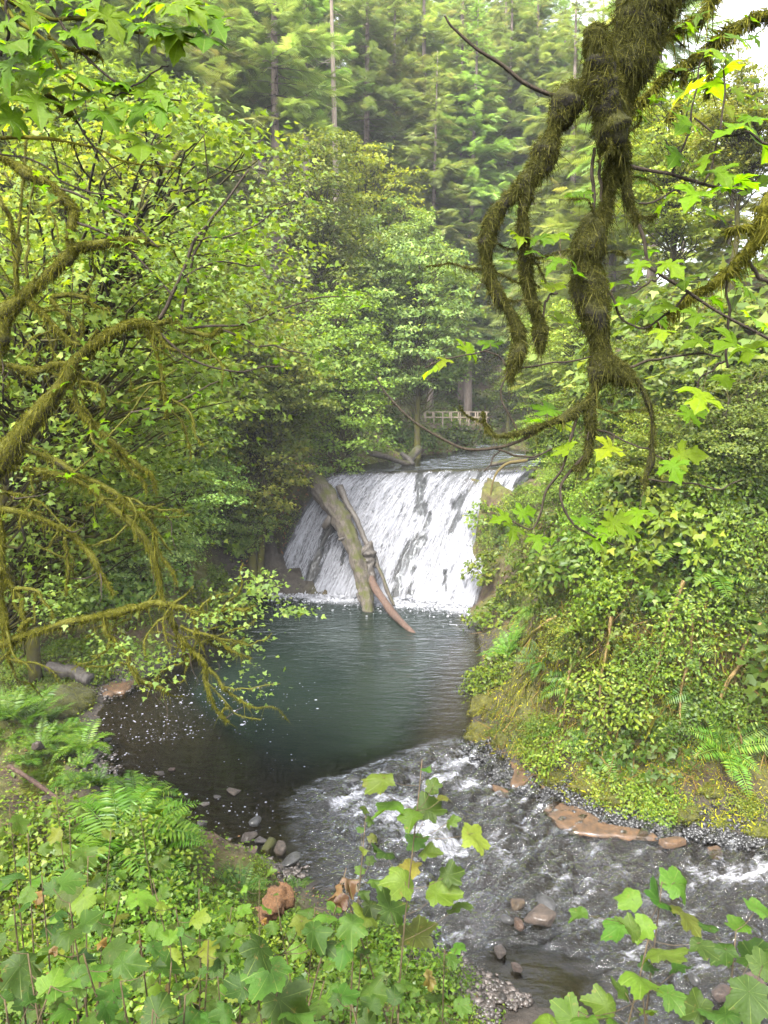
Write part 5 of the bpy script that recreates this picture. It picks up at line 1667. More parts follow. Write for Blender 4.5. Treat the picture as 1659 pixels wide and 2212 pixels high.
# ---- the big drooping limb at upper right
DR = 3.7
RIGHT = [([(1470, -120, 75), (1430, -40, 70), (1392, 20, 60), (1376, 75, 50), (1362, 130, 42), (1345, 190, 36), (1334, 250, 28), (1328, 310, 20), (1318, 400, 13), (1308, 480, 13)], 1),
         ([(1279, 58, 22, 3.55), (1284, 85, 30, 3.55), (1290, 125, 32, 3.56), (1303, 175, 34, 3.58), (1314, 235, 36, 3.6), (1320, 290, 34, 3.62), (1324, 325, 24, 3.64)], 1),
         ([(1300, 140, 22), (1270, 180, 28), (1235, 215, 30), (1212, 262, 28), (1182, 320, 25), (1152, 378, 21), (1112, 415, 19), (1072, 460, 17), (1055, 510, 14), (1056, 575, 14), (1075, 635, 14), (1105, 685, 17), (1118, 735, 19), (1113, 775, 15), (1104, 818, 7)], 1),
         ([(1140, 400, 14), (1133, 450, 12), (1130, 510, 12), (1136, 580, 13), (1150, 650, 13), (1165, 705, 16), (1168, 740, 13), (1162, 762, 5)], 1),
         ([(1306, 462, 12), (1282, 480, 30), (1272, 520, 42), (1268, 565, 44), (1272, 605, 36), (1281, 650, 28), (1288, 700, 24), (1294, 745, 21), (1302, 790, 30), (1332, 806, 28), (1366, 816, 12)], 1),
         ([(1340, 300, 20), (1350, 345, 13), (1355, 410, 13), (1365, 455, 13), (1380, 486, 8)], .8),
         ([(1284, 320, 4), (1281, 400, 4), (1279, 480, 4)], 0), ([(1294, 330, 3), (1298, 400, 3.5), (1300, 470, 3)], 0),
         ([(1380, 486, 5), (1388, 520, 4), (1396, 552, 4), (1408, 582, 4), (1428, 597, 3.5), (1485, 632, 3.5), (1565, 682, 3), (1665, 738, 3)], 0),
         ([(1360, 360, 5), (1425, 375, 4), (1482, 388, 4), (1555, 408, 3), (1597, 413, 2)], 0),
         ([(1450, 378, 2.5), (1485, 280, 2.2), (1503, 185, 2), (1527, 98, 1.6)], 0), ([(1520, 398, 2.5), (1550, 325, 2.2), (1562, 205, 2), (1560, 140, 1.5)], 0),
         ([(1500, 255, 2), (1555, 295, 2.2), (1620, 290, 2.4), (1672, 318, 3)], 0), ([(1380, 440, 2), (1430, 425, 2.2), (1482, 392, 2)], 0),
         ([(1240, 212, 6), (1190, 200, 5), (1140, 175, 4.5), (1080, 140, 4), (1030, 100, 3.4), (982, 60, 2.6), (960, 34, 2)], 0),
         ([(1170, 700, 3), (1176, 655, 2.5), (1202, 632, 2)], 0), ([(1318, 632, 3), (1355, 695, 2.4), (1395, 706, 2.2), (1440, 675, 2.2), (1482, 636, 2.4)], 0),
         ([(1425, 597, 2.5), (1395, 615, 2.2), (1362, 635, 2)], 0), ([(1340, 800, 4), (1400, 780, 3), (1470, 765, 2.4), (1560, 770, 2)], 0),
         ([(1296, 800, 26), (1280, 850, 16), (1245, 885, 11), (1182, 915, 9), (1125, 935, 7), (1075, 941, 4), (1052, 918, 3), (1045, 888, 2)], .8),
         ([(1182, 915, 5), (1150, 937, 4), (1092, 960, 3.6), (1012, 967, 3.2), (960, 953, 3), (918, 922, 2.7), (870, 884, 2.4), (832, 846, 2), (808, 818, 1.6)], 0),
         ([(1278, 855, 14), (1276, 930, 12), (1268, 985, 8), (1238, 1018, 4)], .8), ([(1262, 985, 4), (1235, 1020, 3.6), (1217, 1046, 3.4), (1216, 1086, 3), (1240, 1130, 2.8), (1280, 1160, 2.4), (1322, 1180, 2)], 0),
         ([(1246, 900, 4), (1232, 960, 3.2), (1213, 1012, 3), (1180, 1060, 2.8), (1166, 1108, 2.4), (1150, 1143, 2.2), (1105, 1122, 1.8)], 0),
         ([(1372, 818, 6), (1398, 860, 5), (1410, 915, 6), (1408, 980, 8), (1396, 1030, 5), (1388, 1062, 2)], .5),
         ([(1288, 928, 2.4), (1350, 950, 2), (1402, 975, 2), (1442, 992, 1.8)], 0), ([(1400, 1035, 2.2), (1470, 1040, 2), (1550, 1058, 1.8), (1602, 1040, 1.5)], 0),
         ([(1060, 965, 2.4), (1110, 985, 2.4), (1150, 985, 2), (1190, 968, 2)], 0), ([(1090, 960, 1.8), (1060, 1000, 1.6), (1045, 1020, 1.4)], 0), ([(1120, 935, 2), (1085, 860, 2), (1100, 790, 2)], 0), ([(1100, 800, 2), (1190, 788, 2), (1280, 770, 2)], 0), ([(1060, 755, 1.5), (980, 775, 1.6), (920, 790, 1.5)], 0), ([(1100, 800, 2), (1085, 775, 1.6), (1040, 757, 1.5)], 0)]
eR, cR, bR = limb_thing('maple_limb', 'big moss draped maple limb hanging down at upper right', RIGHT, DR, M_TWIG, 'branch', None, M_MOSSDK, .020, .0026, 15000, 14, .30, 16, .5, 4.5, .92, .36, M_LIMBDK, 26, .32, .005)
RL = [(1490, 200, 70), (1535, 118, 72), (1482, 265, 72), (1600, 80, 60), (1590, 262, 80), (1635, 335, 110), (1555, 372, 80), (1600, 375, 70), (1462, 335, 66), (1495, 425, 70), (1400, 412, 70), (1430, 440, 60), (1250, 440, 66), (1195, 500, 60), (1170, 515, 50),
      (1200, 565, 50), (1120, 518, 56), (1105, 568, 46), (1155, 560, 44), (1392, 552, 60), (1335, 612, 56), (1378, 575, 50), (1222, 702, 66), (1188, 622, 56), (1240, 592, 46), (1352, 660, 60), (1440, 652, 62), (1412, 692, 60), (1505, 682, 60), (1452, 560, 60), (1540, 640, 56),
      (1512, 862, 80), (1562, 832, 60), (1492, 902, 60), (1580, 740, 90), (1620, 760, 70), (1182, 890, 66), (1205, 928, 60), (1150, 893, 50), (1005, 760, 50), (930, 795, 56), (1058, 752, 50), (960, 778, 40), (1482, 985, 70), (1452, 1002, 60), (1312, 972, 62), (1222, 980, 60), (1190, 990, 40),
      (1085, 1120, 50), (1112, 1142, 56), (1160, 1165, 46), (1135, 1105, 50), (1332, 1122, 66), (1300, 1140, 60), (1352, 1152, 60), (1378, 1112, 56), (1205, 1172, 50), (1290, 1168, 50), (1262, 1120, 50), (1570, 410, 60), (1640, 420, 70), (1530, 480, 60), (1620, 600, 60), (1480, 590, 56),
      (1520, 720, 56), (1640, 690, 70), (1430, 720, 50), (1370, 705, 50), (1545, 180, 70), (1580, 150, 60), (1470, 215, 50), (1640, 250, 80), (1520, 340, 60)]
attach_leaves(eR, bR, cR, RL, DR, .35, col=(1.65, 1.65, .75))

# ---- mossy limb at the right picture edge
eE, cE, bE = limb_thing('maple_limb', 'mossy branch curving in from the right picture edge', [([(1700, 400, 24), (1668, 440, 22), (1655, 480, 20), (1632, 525, 14), (1590, 572, 10), (1540, 612, 7), (1490, 640, 5), (1455, 680, 3.5), (1400, 700, 2.5)], 1),
    ([(1600, 560, 5), (1640, 600, 4), (1672, 640, 3)], 0), ([(1650, 492, 10), (1600, 497, 9), (1568, 492, 5)], 1), ([(1572, 590, 3), (1575, 700, 3), (1566, 800, 2.5)], 0), ([(1566, 780, 2.5), (1520, 810, 2), (1500, 860, 2)], 0)], 4.2, M_TWIG, 'branch', None, M_MOSS, .05, .0055, 3600, 10, .25, 12)
# dim mossy branches of the same wood, farther off
eE2, cE2, bE2 = limb_thing('maple_limb', 'yellow mossy branch slanting behind the leaves at upper right', [([(1690, 20, 12), (1600, 60, 11), (1530, 105, 10), (1465, 150, 9), (1415, 185, 7), (1370, 230, 4)], 1), ([(1560, -20, 14), (1520, 30, 9), (1450, 70, 6), (1400, 95, 4)], 1), ([(1530, 105, 6), (1535, 170, 5), (1525, 215, 3)], 1), ([(1480, 140, 5), (1470, 200, 4), (1440, 260, 3)], 1)], 7.5, M_TWIG, 'branch', None, M_MOSS, .10, .010, 1400, 8, .25, 8)
attach_leaves(eE2, bE2, cE2, [(random.uniform(1380, 1650), random.uniform(10, 260), random.uniform(28, 44)) for _ in range(38)], 7.5, .3, col=(1.1, 1.1, .8))

# ---- the mossy maple whose limbs reach in from the left
DL = 9.0
LEFT = [([(-160, 1120, 36), (-60, 1040, 33), (0, 992, 30), (41, 944, 28), (102, 871, 23), (143, 817, 20), (172, 773, 19), (229, 728, 17), (270, 703, 14), (311, 695, 12), (339, 716, 8)], 1),
        ([(-60, 740, 24), (0, 682, 22), (50, 640, 19), (100, 600, 17), (140, 565, 17), (165, 535, 16), (225, 525, 13), (275, 520, 11), (322, 521, 7)], 1),
        ([(-40, 320, 14), (0, 340, 14), (50, 365, 14), (110, 400, 13), (140, 438, 13), (160, 462, 11), (156, 520, 10), (150, 560, 8)], 1),
        ([(0, 720, 20), (15, 690, 12), (50, 655, 9), (85, 665, 8), (110, 695, 8), (150, 735, 7), (172, 745, 5)], 1), ([(110, 645, 8), (140, 680, 7), (155, 710, 7), (172, 742, 6)], 1), ([(110, 640, 7), (175, 640, 6), (200, 655, 5), (232, 666, 3)], 1),
        ([(0, 700, 28), (-10, 760, 22), (5, 740, 14)], 1), ([(37, 640, 7), (35, 525, 7), (20, 465, 6), (-5, 425, 6)], 1), ([(36, 520, 4), (47, 430, 4), (55, 300, 3)], .5), ([(60, 600, 4), (58, 500, 3), (75, 380, 3)], .3),
        ([(340, 700, 9), (370, 690, 8), (395, 710, 7), (440, 725, 6), (482, 713, 5)], 1), ([(330, 700, 8), (350, 740, 6), (390, 760, 5), (430, 750, 4), (475, 735, 3)], 1),
        ([(-20, 785, 9), (0, 787, 9), (61, 797, 9), (102, 795, 9), (150, 785, 8)], 1), ([(106, 801, 5), (135, 813, 4), (165, 820, 4)], 1),
        ([(165, 790, 5), (176, 822, 5), (204, 826, 6), (221, 842, 6), (223, 879, 4)], 1), ([(150, 830, 7), (164, 862, 8), (184, 899, 8), (204, 912, 9), (229, 944, 9), (266, 973, 9), (303, 1006, 8), (327, 1022, 6), (331, 1067, 3)], 1), ([(245, 969, 6), (278, 1006, 6), (307, 1034, 5), (315, 1059, 3)], 1),
        ([(143, 1034, 4), (176, 1014, 4.5), (213, 977, 4.5), (233, 940, 4), (282, 891, 3), (319, 842, 2.5), (384, 793, 2)], .25), ([(282, 891, 2.5), (350, 880, 2.5), (420, 850, 2), (470, 820, 1.5)], 0),
        ([(20, 960, 9), (61, 973, 9), (123, 997, 9), (164, 1022, 9), (204, 1038, 8), (245, 1063, 8), (262, 1079, 8), (294, 1104, 7), (319, 1120, 7), (335, 1149, 7), (339, 1190, 6), (368, 1231, 5), (380, 1265, 3)], 1),
        ([(-30, 1000, 9), (16, 1006, 9), (94, 1018, 10), (155, 1038, 10), (204, 1067, 9), (245, 1096, 9), (278, 1120, 9), (307, 1157, 9), (327, 1194, 9), (339, 1231, 8), (348, 1272, 8), (360, 1308, 8)], 1), ([(237, 1088, 4), (294, 1092, 4), (352, 1098, 3), (400, 1100, 1.5)], .8),
        ([(-20, 1102, 8), (0, 1104, 8), (61, 1114, 8), (115, 1137, 8), (164, 1165, 8), (200, 1198, 8), (225, 1243, 7), (245, 1288, 5)], 1),
        ([(-80, 1430, 17), (0, 1394, 15), (61, 1370, 13), (143, 1349, 12), (225, 1333, 11), (286, 1317, 10), (339, 1302, 10), (364, 1304, 9)], 1), ([(364, 1304, 7), (393, 1312, 6), (429, 1329, 5), (470, 1322, 2.5), (540, 1310, 1.5)], 1),
        ([(364, 1312, 7), (376, 1345, 6), (393, 1386, 6), (401, 1415, 5), (409, 1435, 3)], 1), ([(370, 1308, 6), (410, 1320, 6), (421, 1350, 5), (429, 1374, 5), (440, 1400, 3)], 1), ([(389, 1353, 6), (434, 1370, 6), (470, 1382, 5), (503, 1407, 3), (540, 1420, 1.5)], 1),
        ([(393, 1378, 6), (413, 1407, 7), (438, 1431, 8), (446, 1472, 7), (454, 1509, 5), (470, 1535, 3.5), (492, 1562, 2)], 1), ([(450, 1443, 6), (483, 1484, 5), (515, 1513, 4), (540, 1529, 2)], 1), ([(446, 1472, 3), (470, 1500, 2.5), (510, 1540, 2), (560, 1555, 1.3)], .4), ([(483, 1484, 2.2), (540, 1490, 1.8), (600, 1478, 1.2)], .2), ([(470, 1382, 2.5), (540, 1390, 2), (590, 1370, 1.4)], .3),
        ([(245, 1394, 5), (278, 1415, 6), (294, 1460, 6), (327, 1476, 6), (362, 1490, 4)], 1), ([(225, 1335, 6), (235, 1370, 6), (260, 1400, 4)], 1), ([(-10, 1235, 8), (25, 1267, 8), (45, 1296, 7), (61, 1349, 5)], 1), ([(33, 1271, 5), (78, 1280, 5), (102, 1308, 5), (115, 1333, 3)], 1), ([(0, 1120, 8), (4, 1200, 9), (6, 1290, 8), (8, 1375, 9)], 1), ([(40, 1365, 5), (60, 1340, 6), (30, 1390, 5), (15, 1430, 4)], 1), ([(60, 1000, 4), (70, 1060, 3), (55, 1100, 2)], .3), ([(0, 1060, 5), (40, 1070, 4), (90, 1090, 3)], .8), ([(310, 700, 4), (345, 770, 5), (352, 840, 6), (358, 900, 4)], 1), ([(140, 1160, 4), (150, 1230, 4), (140, 1290, 3)], 1),
        ([(345, 690, 5), (390, 605, 4), (425, 520, 3.5), (460, 465, 3), (540, 370, 2)], 0), ([(390, 690, 3.5), (410, 590, 3), (435, 515, 2.5), (480, 440, 1.5)], 0), ([(400, 600, 2), (470, 570, 2), (560, 575, 1.5)], 0), ([(425, 520, 2), (520, 500, 2), (640, 430, 1.2)], 0), ([(340, 715, 3), (420, 780, 2.5), (520, 800, 2), (620, 790, 1.4)], 0), ([(395, 710, 3), (520, 700, 2.4), (650, 650, 1.8), (760, 640, 1.2)], 0), ([(482, 713, 2.4), (560, 745, 2), (660, 760, 1.4)], 0), ([(165, 480, 3), (230, 510, 3), (300, 560, 2.5), (380, 640, 2)], 0), ([(70, 380, 3), (160, 420, 2.6), (260, 460, 2.2), (340, 540, 1.6)], 0)]
eL, cL, bL = limb_thing('mossy_maple', 'old maple with golden mossy limbs reaching in from the left', LEFT, DL, M_TWIG, 'tree', None, M_MOSS, .028, .006, 3600, 10, .22, 6, .6, 4.5, .74, .28, M_LIMB, 110, .75, .020)
# its leaves: those that show largest are parts, the others one mass
tw = [c for c, (pts, am) in zip(cL, LEFT) if am < .3]
twp = np.concatenate(tw)
twp = twp[twp[:, 2] > 9.0]
thick = np.concatenate([c for c, (pts, am) in zip(cL, LEFT) if am >= .3])
thick = thick[thick[:, 2] > 9.4]
cand = []
for _ in range(430):
    q = twp[rng.integers(len(twp))] if rng.random() < .8 else thick[rng.integers(len(thick))]
    cand.append(q + rng.normal(0, 1, 3) * (.14, .25, .10))
cand = np.array(cand)
for k, c in enumerate(cand[:300]):
    leaf_obj(eL, bL, c, rng.normal(0, .4, 3) + (0, -.25, .85), rng.normal(0, .6, 3) + (.35, -.1, -.35), .11 * rng.uniform(.7, 1.3), ML_MESH, gcol((1.1, 1.1, .9), .2))
# small sprays of leaves at the tips of the lower limbs, and the mass of smaller leaves on the long twigs
pp = []
for (u, v, ru, rv, n) in [(480, 1330, 90, 30, 260), (520, 1395, 70, 40, 120), (330, 1440, 60, 45, 220), (250, 1400, 60, 45, 200), (560, 1270, 60, 40, 240), (640, 1320, 40, 14, 90), (120, 1300, 70, 50, 160), (60, 1050, 60, 60, 80), (190, 790, 40, 25, 60), (540, 1480, 60, 50, 70), (470, 560, 120, 120, 500), (600, 640, 130, 90, 500), (600, 430, 100, 80, 360), (330, 560, 110, 90, 300), (700, 760, 90, 60, 260)]:
    for _ in range(n):
        pp.append(P(rng.normal(u, ru * .55), rng.normal(v, rv * .55), DL + rng.normal(.6, .8)))
pp = np.array(pp)
V, F, r = scatter(T_L3, pp - bL, rot_from(rng.normal(0, .45, pp.shape) + (0, -.2, .9), rng.normal(0, .6, pp.shape) + (.3, 0, -.3)), .062 * rng.uniform(.6, 1.3, len(pp)))
link('foliage', bulk_mesh('foliage', V, F, M_FAR, False, r), eL, kind='stuff', color=(.85, .95, .75))

# ---- leaves hanging in from the top left
DT = 4.4
TOP = [([(-40, -40, 7), (20, 0, 6), (65, 20, 5), (110, 38, 4.5), (150, 41, 4), (210, 48, 4), (260, 68, 3.5), (320, 78, 3), (385, 78, 2.5), (442, 90, 1.6)], .12), ([(-20, -20, 5), (10, 5, 4.5), (35, 45, 4), (80, 75, 4), (115, 110, 3.6), (140, 155, 3.2), (180, 185, 2.8), (215, 205, 2)], .1),
       ([(80, -30, 4), (95, 0, 3.5), (140, 60, 3), (185, 120, 3), (225, 155, 2.6), (280, 190, 2.4), (320, 205, 2), (392, 215, 1.4)], 0), ([(105, 80, 4), (150, 105, 5), (200, 115, 5), (222, 128, 3)], .7), ([(150, 240, 2.4), (185, 300, 2.4), (230, 350, 2), (262, 382, 1.6)], 0),
       ([(-10, 300, 4), (60, 300, 4), (115, 302, 4), (200, 320, 3), (270, 345, 2.4), (392, 358, 1.5)], .2), ([(0, 120, 3), (20, 60, 3), (10, 0, 3)], 0), ([(280, 190, 1.8), (330, 160, 1.6), (360, 140, 1.2)], 0), ([(215, 205, 2), (250, 200, 1.8), (300, 200, 1.5)], 0), ([(100, 205, 5), (140, 235, 6), (160, 250, 4)], .8), ([(-10, 330, 2), (60, 345, 2), (140, 390, 2), (250, 430, 1.5)], 0), ([(200, 45, 2), (190, 20, 2), (230, -20, 2)], 0), ([(300, 78, 2), (310, 40, 2), (350, -10, 2)], 0)]
eT, cT, bT = limb_thing('maple_branch', 'maple branches with large bright leaves hanging in at top left', TOP, DT, M_TWIG, 'branch', None, M_MOSS, .04, .005, 2500, 8, .2, 12)
TL = [(270, 15, 90), (330, 10, 90), (380, 20, 100), (430, 40, 100), (300, 30, 80), (390, 80, 90), (440, 90, 90), (470, 90, 60), (370, 45, 80), (410, 10, 80), (460, 30, 70), (240, 20, 80), (200, 15, 80), (385, 100, 70), (10, 60, 80), (30, 110, 90), (60, 120, 80), (20, 150, 90), (60, 170, 80), (110, 140, 80), (90, 100, 70), (130, 60, 70), (170, 80, 70),
      (180, 155, 80), (150, 130, 60), (210, 240, 90), (230, 255, 70), (190, 240, 70), (290, 210, 90), (320, 225, 80), (260, 170, 70), (300, 240, 80), (310, 290, 90), (300, 300, 70), (40, 235, 90), (80, 230, 90), (60, 200, 70), (5, 250, 90), (0, 190, 80), (120, 190, 60), (250, 260, 60), (340, 200, 60), (70, 30, 70), (120, 10, 70), (160, 10, 60), (20, 20, 70), (220, 60, 60), (60, 70, 60), (345, 235, 60), (100, 165, 60), (140, 200, 50), (275, 245, 60), (240, 200, 60), (10, 100, 70), (50, 150, 60), (350, 100, 60), (330, 60, 60)]
attach_leaves(eT, bT, cT, TL, DT, .85, col=(1.4, 1.45, .7))

# ------------------------------------------------------------------ berry bushes in front of the camera
def berry(u, v, d, label, nleaf=12, lpx=85, spread=70, leaves=None, col=(1, 1, 1), group='berry bushes below the camera', dead=0, hmax=2.1):
    """a cane from the ground up to (u, v) at depth d with stalked lobed leaves"""
    top = P(u, v, d)
    bx, by = top[0] + random.uniform(-.18, .18), max(1.1, top[1] + random.uniform(-.25, .1))
    gz = float(landq(bx, by)) - .05
    if top[2] - gz > hmax: gz = top[2] - hmax
    base = np.array((bx, by, gz))
    mid = (base + top) / 2 + np.array((random.uniform(-.12, .12), random.uniform(-.1, .1), 0))
    C = spline([base, mid, top], 22)
    e = empty('berry_bush', tuple(base), label, 'bush', group)
    st = MB()
    add_tube(st, C - base, np.linspace(.006, .0022, 22), 5, .1, 30)
    if leaves is None:
        leaves = []
        for k in range(nleaf):
            f = 1 - (k / nleaf) ** 1.3 * .75
            leaves.append((None, f, lpx * random.uniform(.6, 1.2) * (.6 if k == 0 else 1)))
    th = random.uniform(0, 6.28)
    for k, L_ in enumerate(leaves):
        if L_[0] is None:
            q = C[int(np.clip(L_[1], 0, 1) * 21)]
            th += 2.4 + random.uniform(-.4, .4)
            size = .88 * L_[2] * d / FPX
            out = np.array((math.cos(th), math.sin(th) * .8, random.uniform(.05, .5)))
            pos = q + out * random.uniform(.35, 1.0) * spread * d / FPX
        else:
            pc = P(L_[0], L_[1], d + random.uniform(-.15, .15)); size = L_[2] * d / FPX
            q = C[np.argmin(np.sum((C - pc) ** 2, 1) + .3 * np.maximum(0, C[:, 2] - pc[2]))]
            out = pc - q; out = out / (np.linalg.norm(out) + 1e-6)
            pos = pc - np.array((out[0], out[1], 0)) * size * .1
        tip = np.array((out[0], out[1], -.25 + random.gauss(0, .2)))
        nrm = np.array((random.gauss(0, .42), random.gauss(-.22, .38), 1.0)) + out * .2
        isdead = dead and random.random() < dead
        leaf_obj(e, base, pos, nrm if not isdead else rng.normal(0, 1, 3), tip if not isdead else (0, 0, -1), size * (.8 if isdead else random.uniform(.75, 1.2)), DEAD_MESH if isdead else TH_MESH, gcol(col, .35), 'withered_leaf' if isdead else 'leaf')
        mid2 = (q + pos) / 2 + np.array((0, 0, -.015))
        add_tube(st, spline([q - base, mid2 - base, pos - base], 5), np.full(5, .0014), 3)
    link('cane', st.mesh('cane', M_STEM), e)
    return e


random.seed(99)
YT, DT_, GT = (1.4, 1.5, .65), (.75, .95, .6), (1.0, 1.25, .7)
# the tall cane standing in front of the rapid
berry(912, 1640, 2.7, 'tall berry cane standing in front of the white rapid', leaves=[(920, 1662, 36), (820, 1680, 84), (842, 1742, 92), (925, 1748, 80), (960, 1722, 66), (975, 1775, 56), (890, 1765, 60), (830, 1840, 100), (925, 1842, 80), (900, 1820, 60), (975, 1890, 90), (870, 1905, 90), (1030, 1800, 90), (800, 1690, 40), (935, 1700, 44), (885, 1880, 70), (950, 1930, 90), (840, 1960, 110), (990, 1960, 80), (900, 2010, 110)], col=(1.2, 1.25, .8), hmax=2.4)
berry(790, 1760, 2.8, 'slim berry cane with small round leaves left of the tall cane', leaves=[(788, 1745, 30), (800, 1770, 34), (780, 1790, 34), (805, 1810, 36), (785, 1835, 38), (800, 1860, 38), (778, 1880, 40), (810, 1905, 40), (785, 1930, 46), (800, 1960, 50)], col=(.9, 1.0, .8), hmax=2.4)
berry(610, 2060, 1.9, 'berry bush with the largest pale leaf at bottom centre', leaves=[(575, 2095, 160), (610, 2160, 130), (560, 2050, 90), (680, 2015, 110), (655, 1990, 90), (700, 2040, 90), (520, 2130, 90), (640, 2200, 130), (480, 2190, 90)], col=(.9, 1.05, .75), hmax=1.7)
berry(745, 1915, 2.5, 'berry cane with withered brown leaves at centre bottom', leaves=[(700, 1985, 90), (760, 2000, 80), (790, 1980, 80), (735, 2050, 90)], dead=0, col=GT)
eD = berry(748, 1875, 2.45, 'dead cane with curled brown leaves in front of the rapid', leaves=[(722, 1925, 80), (752, 1905, 70), (735, 1950, 60), (765, 1915, 50)], dead=1.0)
k = 0
lab_side = [('far left', -40, 330), ('left', 330, 620), ('centre', 620, 900)]
spots = []
for (u, v, d, n, px, c) in [(60, 1800, 3.0, 13, 70, YT), (150, 1770, 3.4, 13, 66, YT), (20, 1740, 3.6, 11, 60, YT), (240, 1790, 3.6, 12, 60, YT), (190, 1850, 2.9, 13, 72, YT), (90, 1890, 2.4, 13, 90, DT_), (30, 1960, 2.1, 13, 100, DT_), (150, 1950, 2.2, 13, 92, GT), (260, 1930, 2.7, 13, 72, YT), (330, 1900, 3.2, 12, 62, YT), (380, 1960, 2.8, 12, 70, YT), (430, 1920, 3.3, 12, 58, GT), (300, 2010, 2.3, 13, 80, GT), (60, 2060, 1.8, 13, 120, DT_),
                            (180, 2060, 1.9, 13, 100, GT), (110, 2130, 1.7, 12, 120, GT), (260, 2120, 1.8, 12, 105, GT), (370, 2080, 2.1, 13, 90, YT), (450, 2030, 2.5, 13, 80, GT), (500, 1960, 3.0, 12, 62, YT), (540, 2020, 2.6, 12, 76, GT), (400, 2150, 1.8, 12, 100, GT), (330, 2180, 1.7, 10, 110, GT), (520, 2140, 2.0, 11, 90, DT_), (700, 2120, 2.1, 12, 90, GT), (780, 2060, 2.4, 12, 84, GT), (760, 2170, 1.9, 11, 100, DT_), (860, 2120, 2.2, 11, 92, GT), (640, 2150, 2.0, 10, 90, GT), (10, 2160, 1.6, 11, 120, DT_), (600, 1960, 3.2, 10, 56, GT), (680, 1960, 2.9, 10, 64, GT), (300, 1740, 4.0, 9, 50, YT), (120, 1700, 4.2, 8, 46, YT), (860, 2190, 1.8, 9, 110, GT), (960, 2050, 2.7, 10, 64, GT), (560, 1900, 3.8, 10, 46, YT), (470, 2110, 2.2, 11, 84, GT)]:
    spots.append((u, v, d, n, px, c))
rows_ = sorted(spots, key=lambda q: (int((q[1] - 1690) // 110), q[0]))
cnt = {}
for (u, v, d, n, px, c) in rows_:
    r_ = int((v - 1690) // 110); cnt[r_] = cnt.get(r_, 0) + 1
    berry(u, v, d, f'{ORD[cnt[r_] - 1]} berry bush from left in {ORD[r_]} row of the lower left thicket', n, px, px * .9, None, c, 'berry bushes of the lower left thicket', .04)
# lower right
for (u, v, d, lv, lab, c) in [(1430, 1905, 2.5, [(1465, 1905, 90), (1360, 1940, 80), (1425, 1945, 110), (1250, 1975, 70), (1480, 1975, 90), (1330, 1995, 84), (1390, 2000, 70)], 'berry bush spreading flat leaves over the river at lower right', GT),
                              (1400, 2030, 2.2, [(1430, 2055, 115), (1520, 2040, 80), (1360, 2010, 70), (1470, 2090, 90), (1400, 2085, 70)], 'berry bush with long drooping leaves at lower right', (1.0, 1.15, .8)),
                              (1385, 2115, 1.9, [(1385, 2120, 115), (1300, 2170, 120), (1400, 2180, 80), (1450, 2150, 85), (1345, 2140, 80), (1260, 2200, 80)], 'berry bush with one broad pale leaf at lower right', (1.1, 1.25, .7)),
                              (1590, 2010, 2.3, [(1600, 1995, 90), (1640, 1960, 80), (1560, 2050, 90), (1630, 2060, 110), (1530, 2000, 60)], 'berry bush at the right edge above the river stones', GT),
                              (1600, 2130, 1.9, [(1620, 2150, 140), (1560, 2190, 120), (1500, 2170, 110), (1650, 2080, 110)], 'berry bush in the lower right corner', DT_),
                              (1250, 2185, 1.9, [(1230, 2190, 130), (1180, 2205, 90), (1330, 2205, 110)], 'berry bush cut by the bottom edge, right of centre', YT)]:
    berry(u, v, d, lab, leaves=lv, col=c, group='berry bushes at lower right', hmax=1.9)

# sapling and shrubs on the water's edge below
plant_zone('shrub', [(1140, 2110), (1220, 2085), (1290, 2120), (1195, 2150), (1330, 2060), (1260, 2180), (1400, 2140), (1480, 2190)], 'leafy saplings at the river edge, lower right', 'saplings at the river edge', [(.8, 1.05, 1.0), (1.1, 1.25, .6)], .75, 80, .3, (1,))
plant_zone('shrub', spaced(72, (-20, 1840, 960, 2210), 48, lambda u, v: v > 1830 + u * .12 + (90 if 380 < u < 800 else 0)), 'undergrowth of the near slope', 'undergrowth on the near slope', [(1.15, 1.3, .6), (.95, 1.15, .6), (.75, .95, .6), (1.4, 1.4, .7)], .58, 80, .3, (0, 1, 3))
plant_zone('shrub', spaced(9, (400, 1885, 640, 1945), 34), 'low herbs above the shore heap', 'low herbs above the shore heap', [(.9, 1.1, .6), (1.2, 1.2, .6)], .26, 60, .3, (0, 1, 3))
plant_zone('fern', [(300, 2060), (330, 2120), (560, 2180), (250, 1990), (120, 2010), (640, 1930), (520, 1930), (440, 2000)], 'sword ferns under the thicket', 'ferns under the thicket', (1, 1.1, .9), .7, 120, .3)

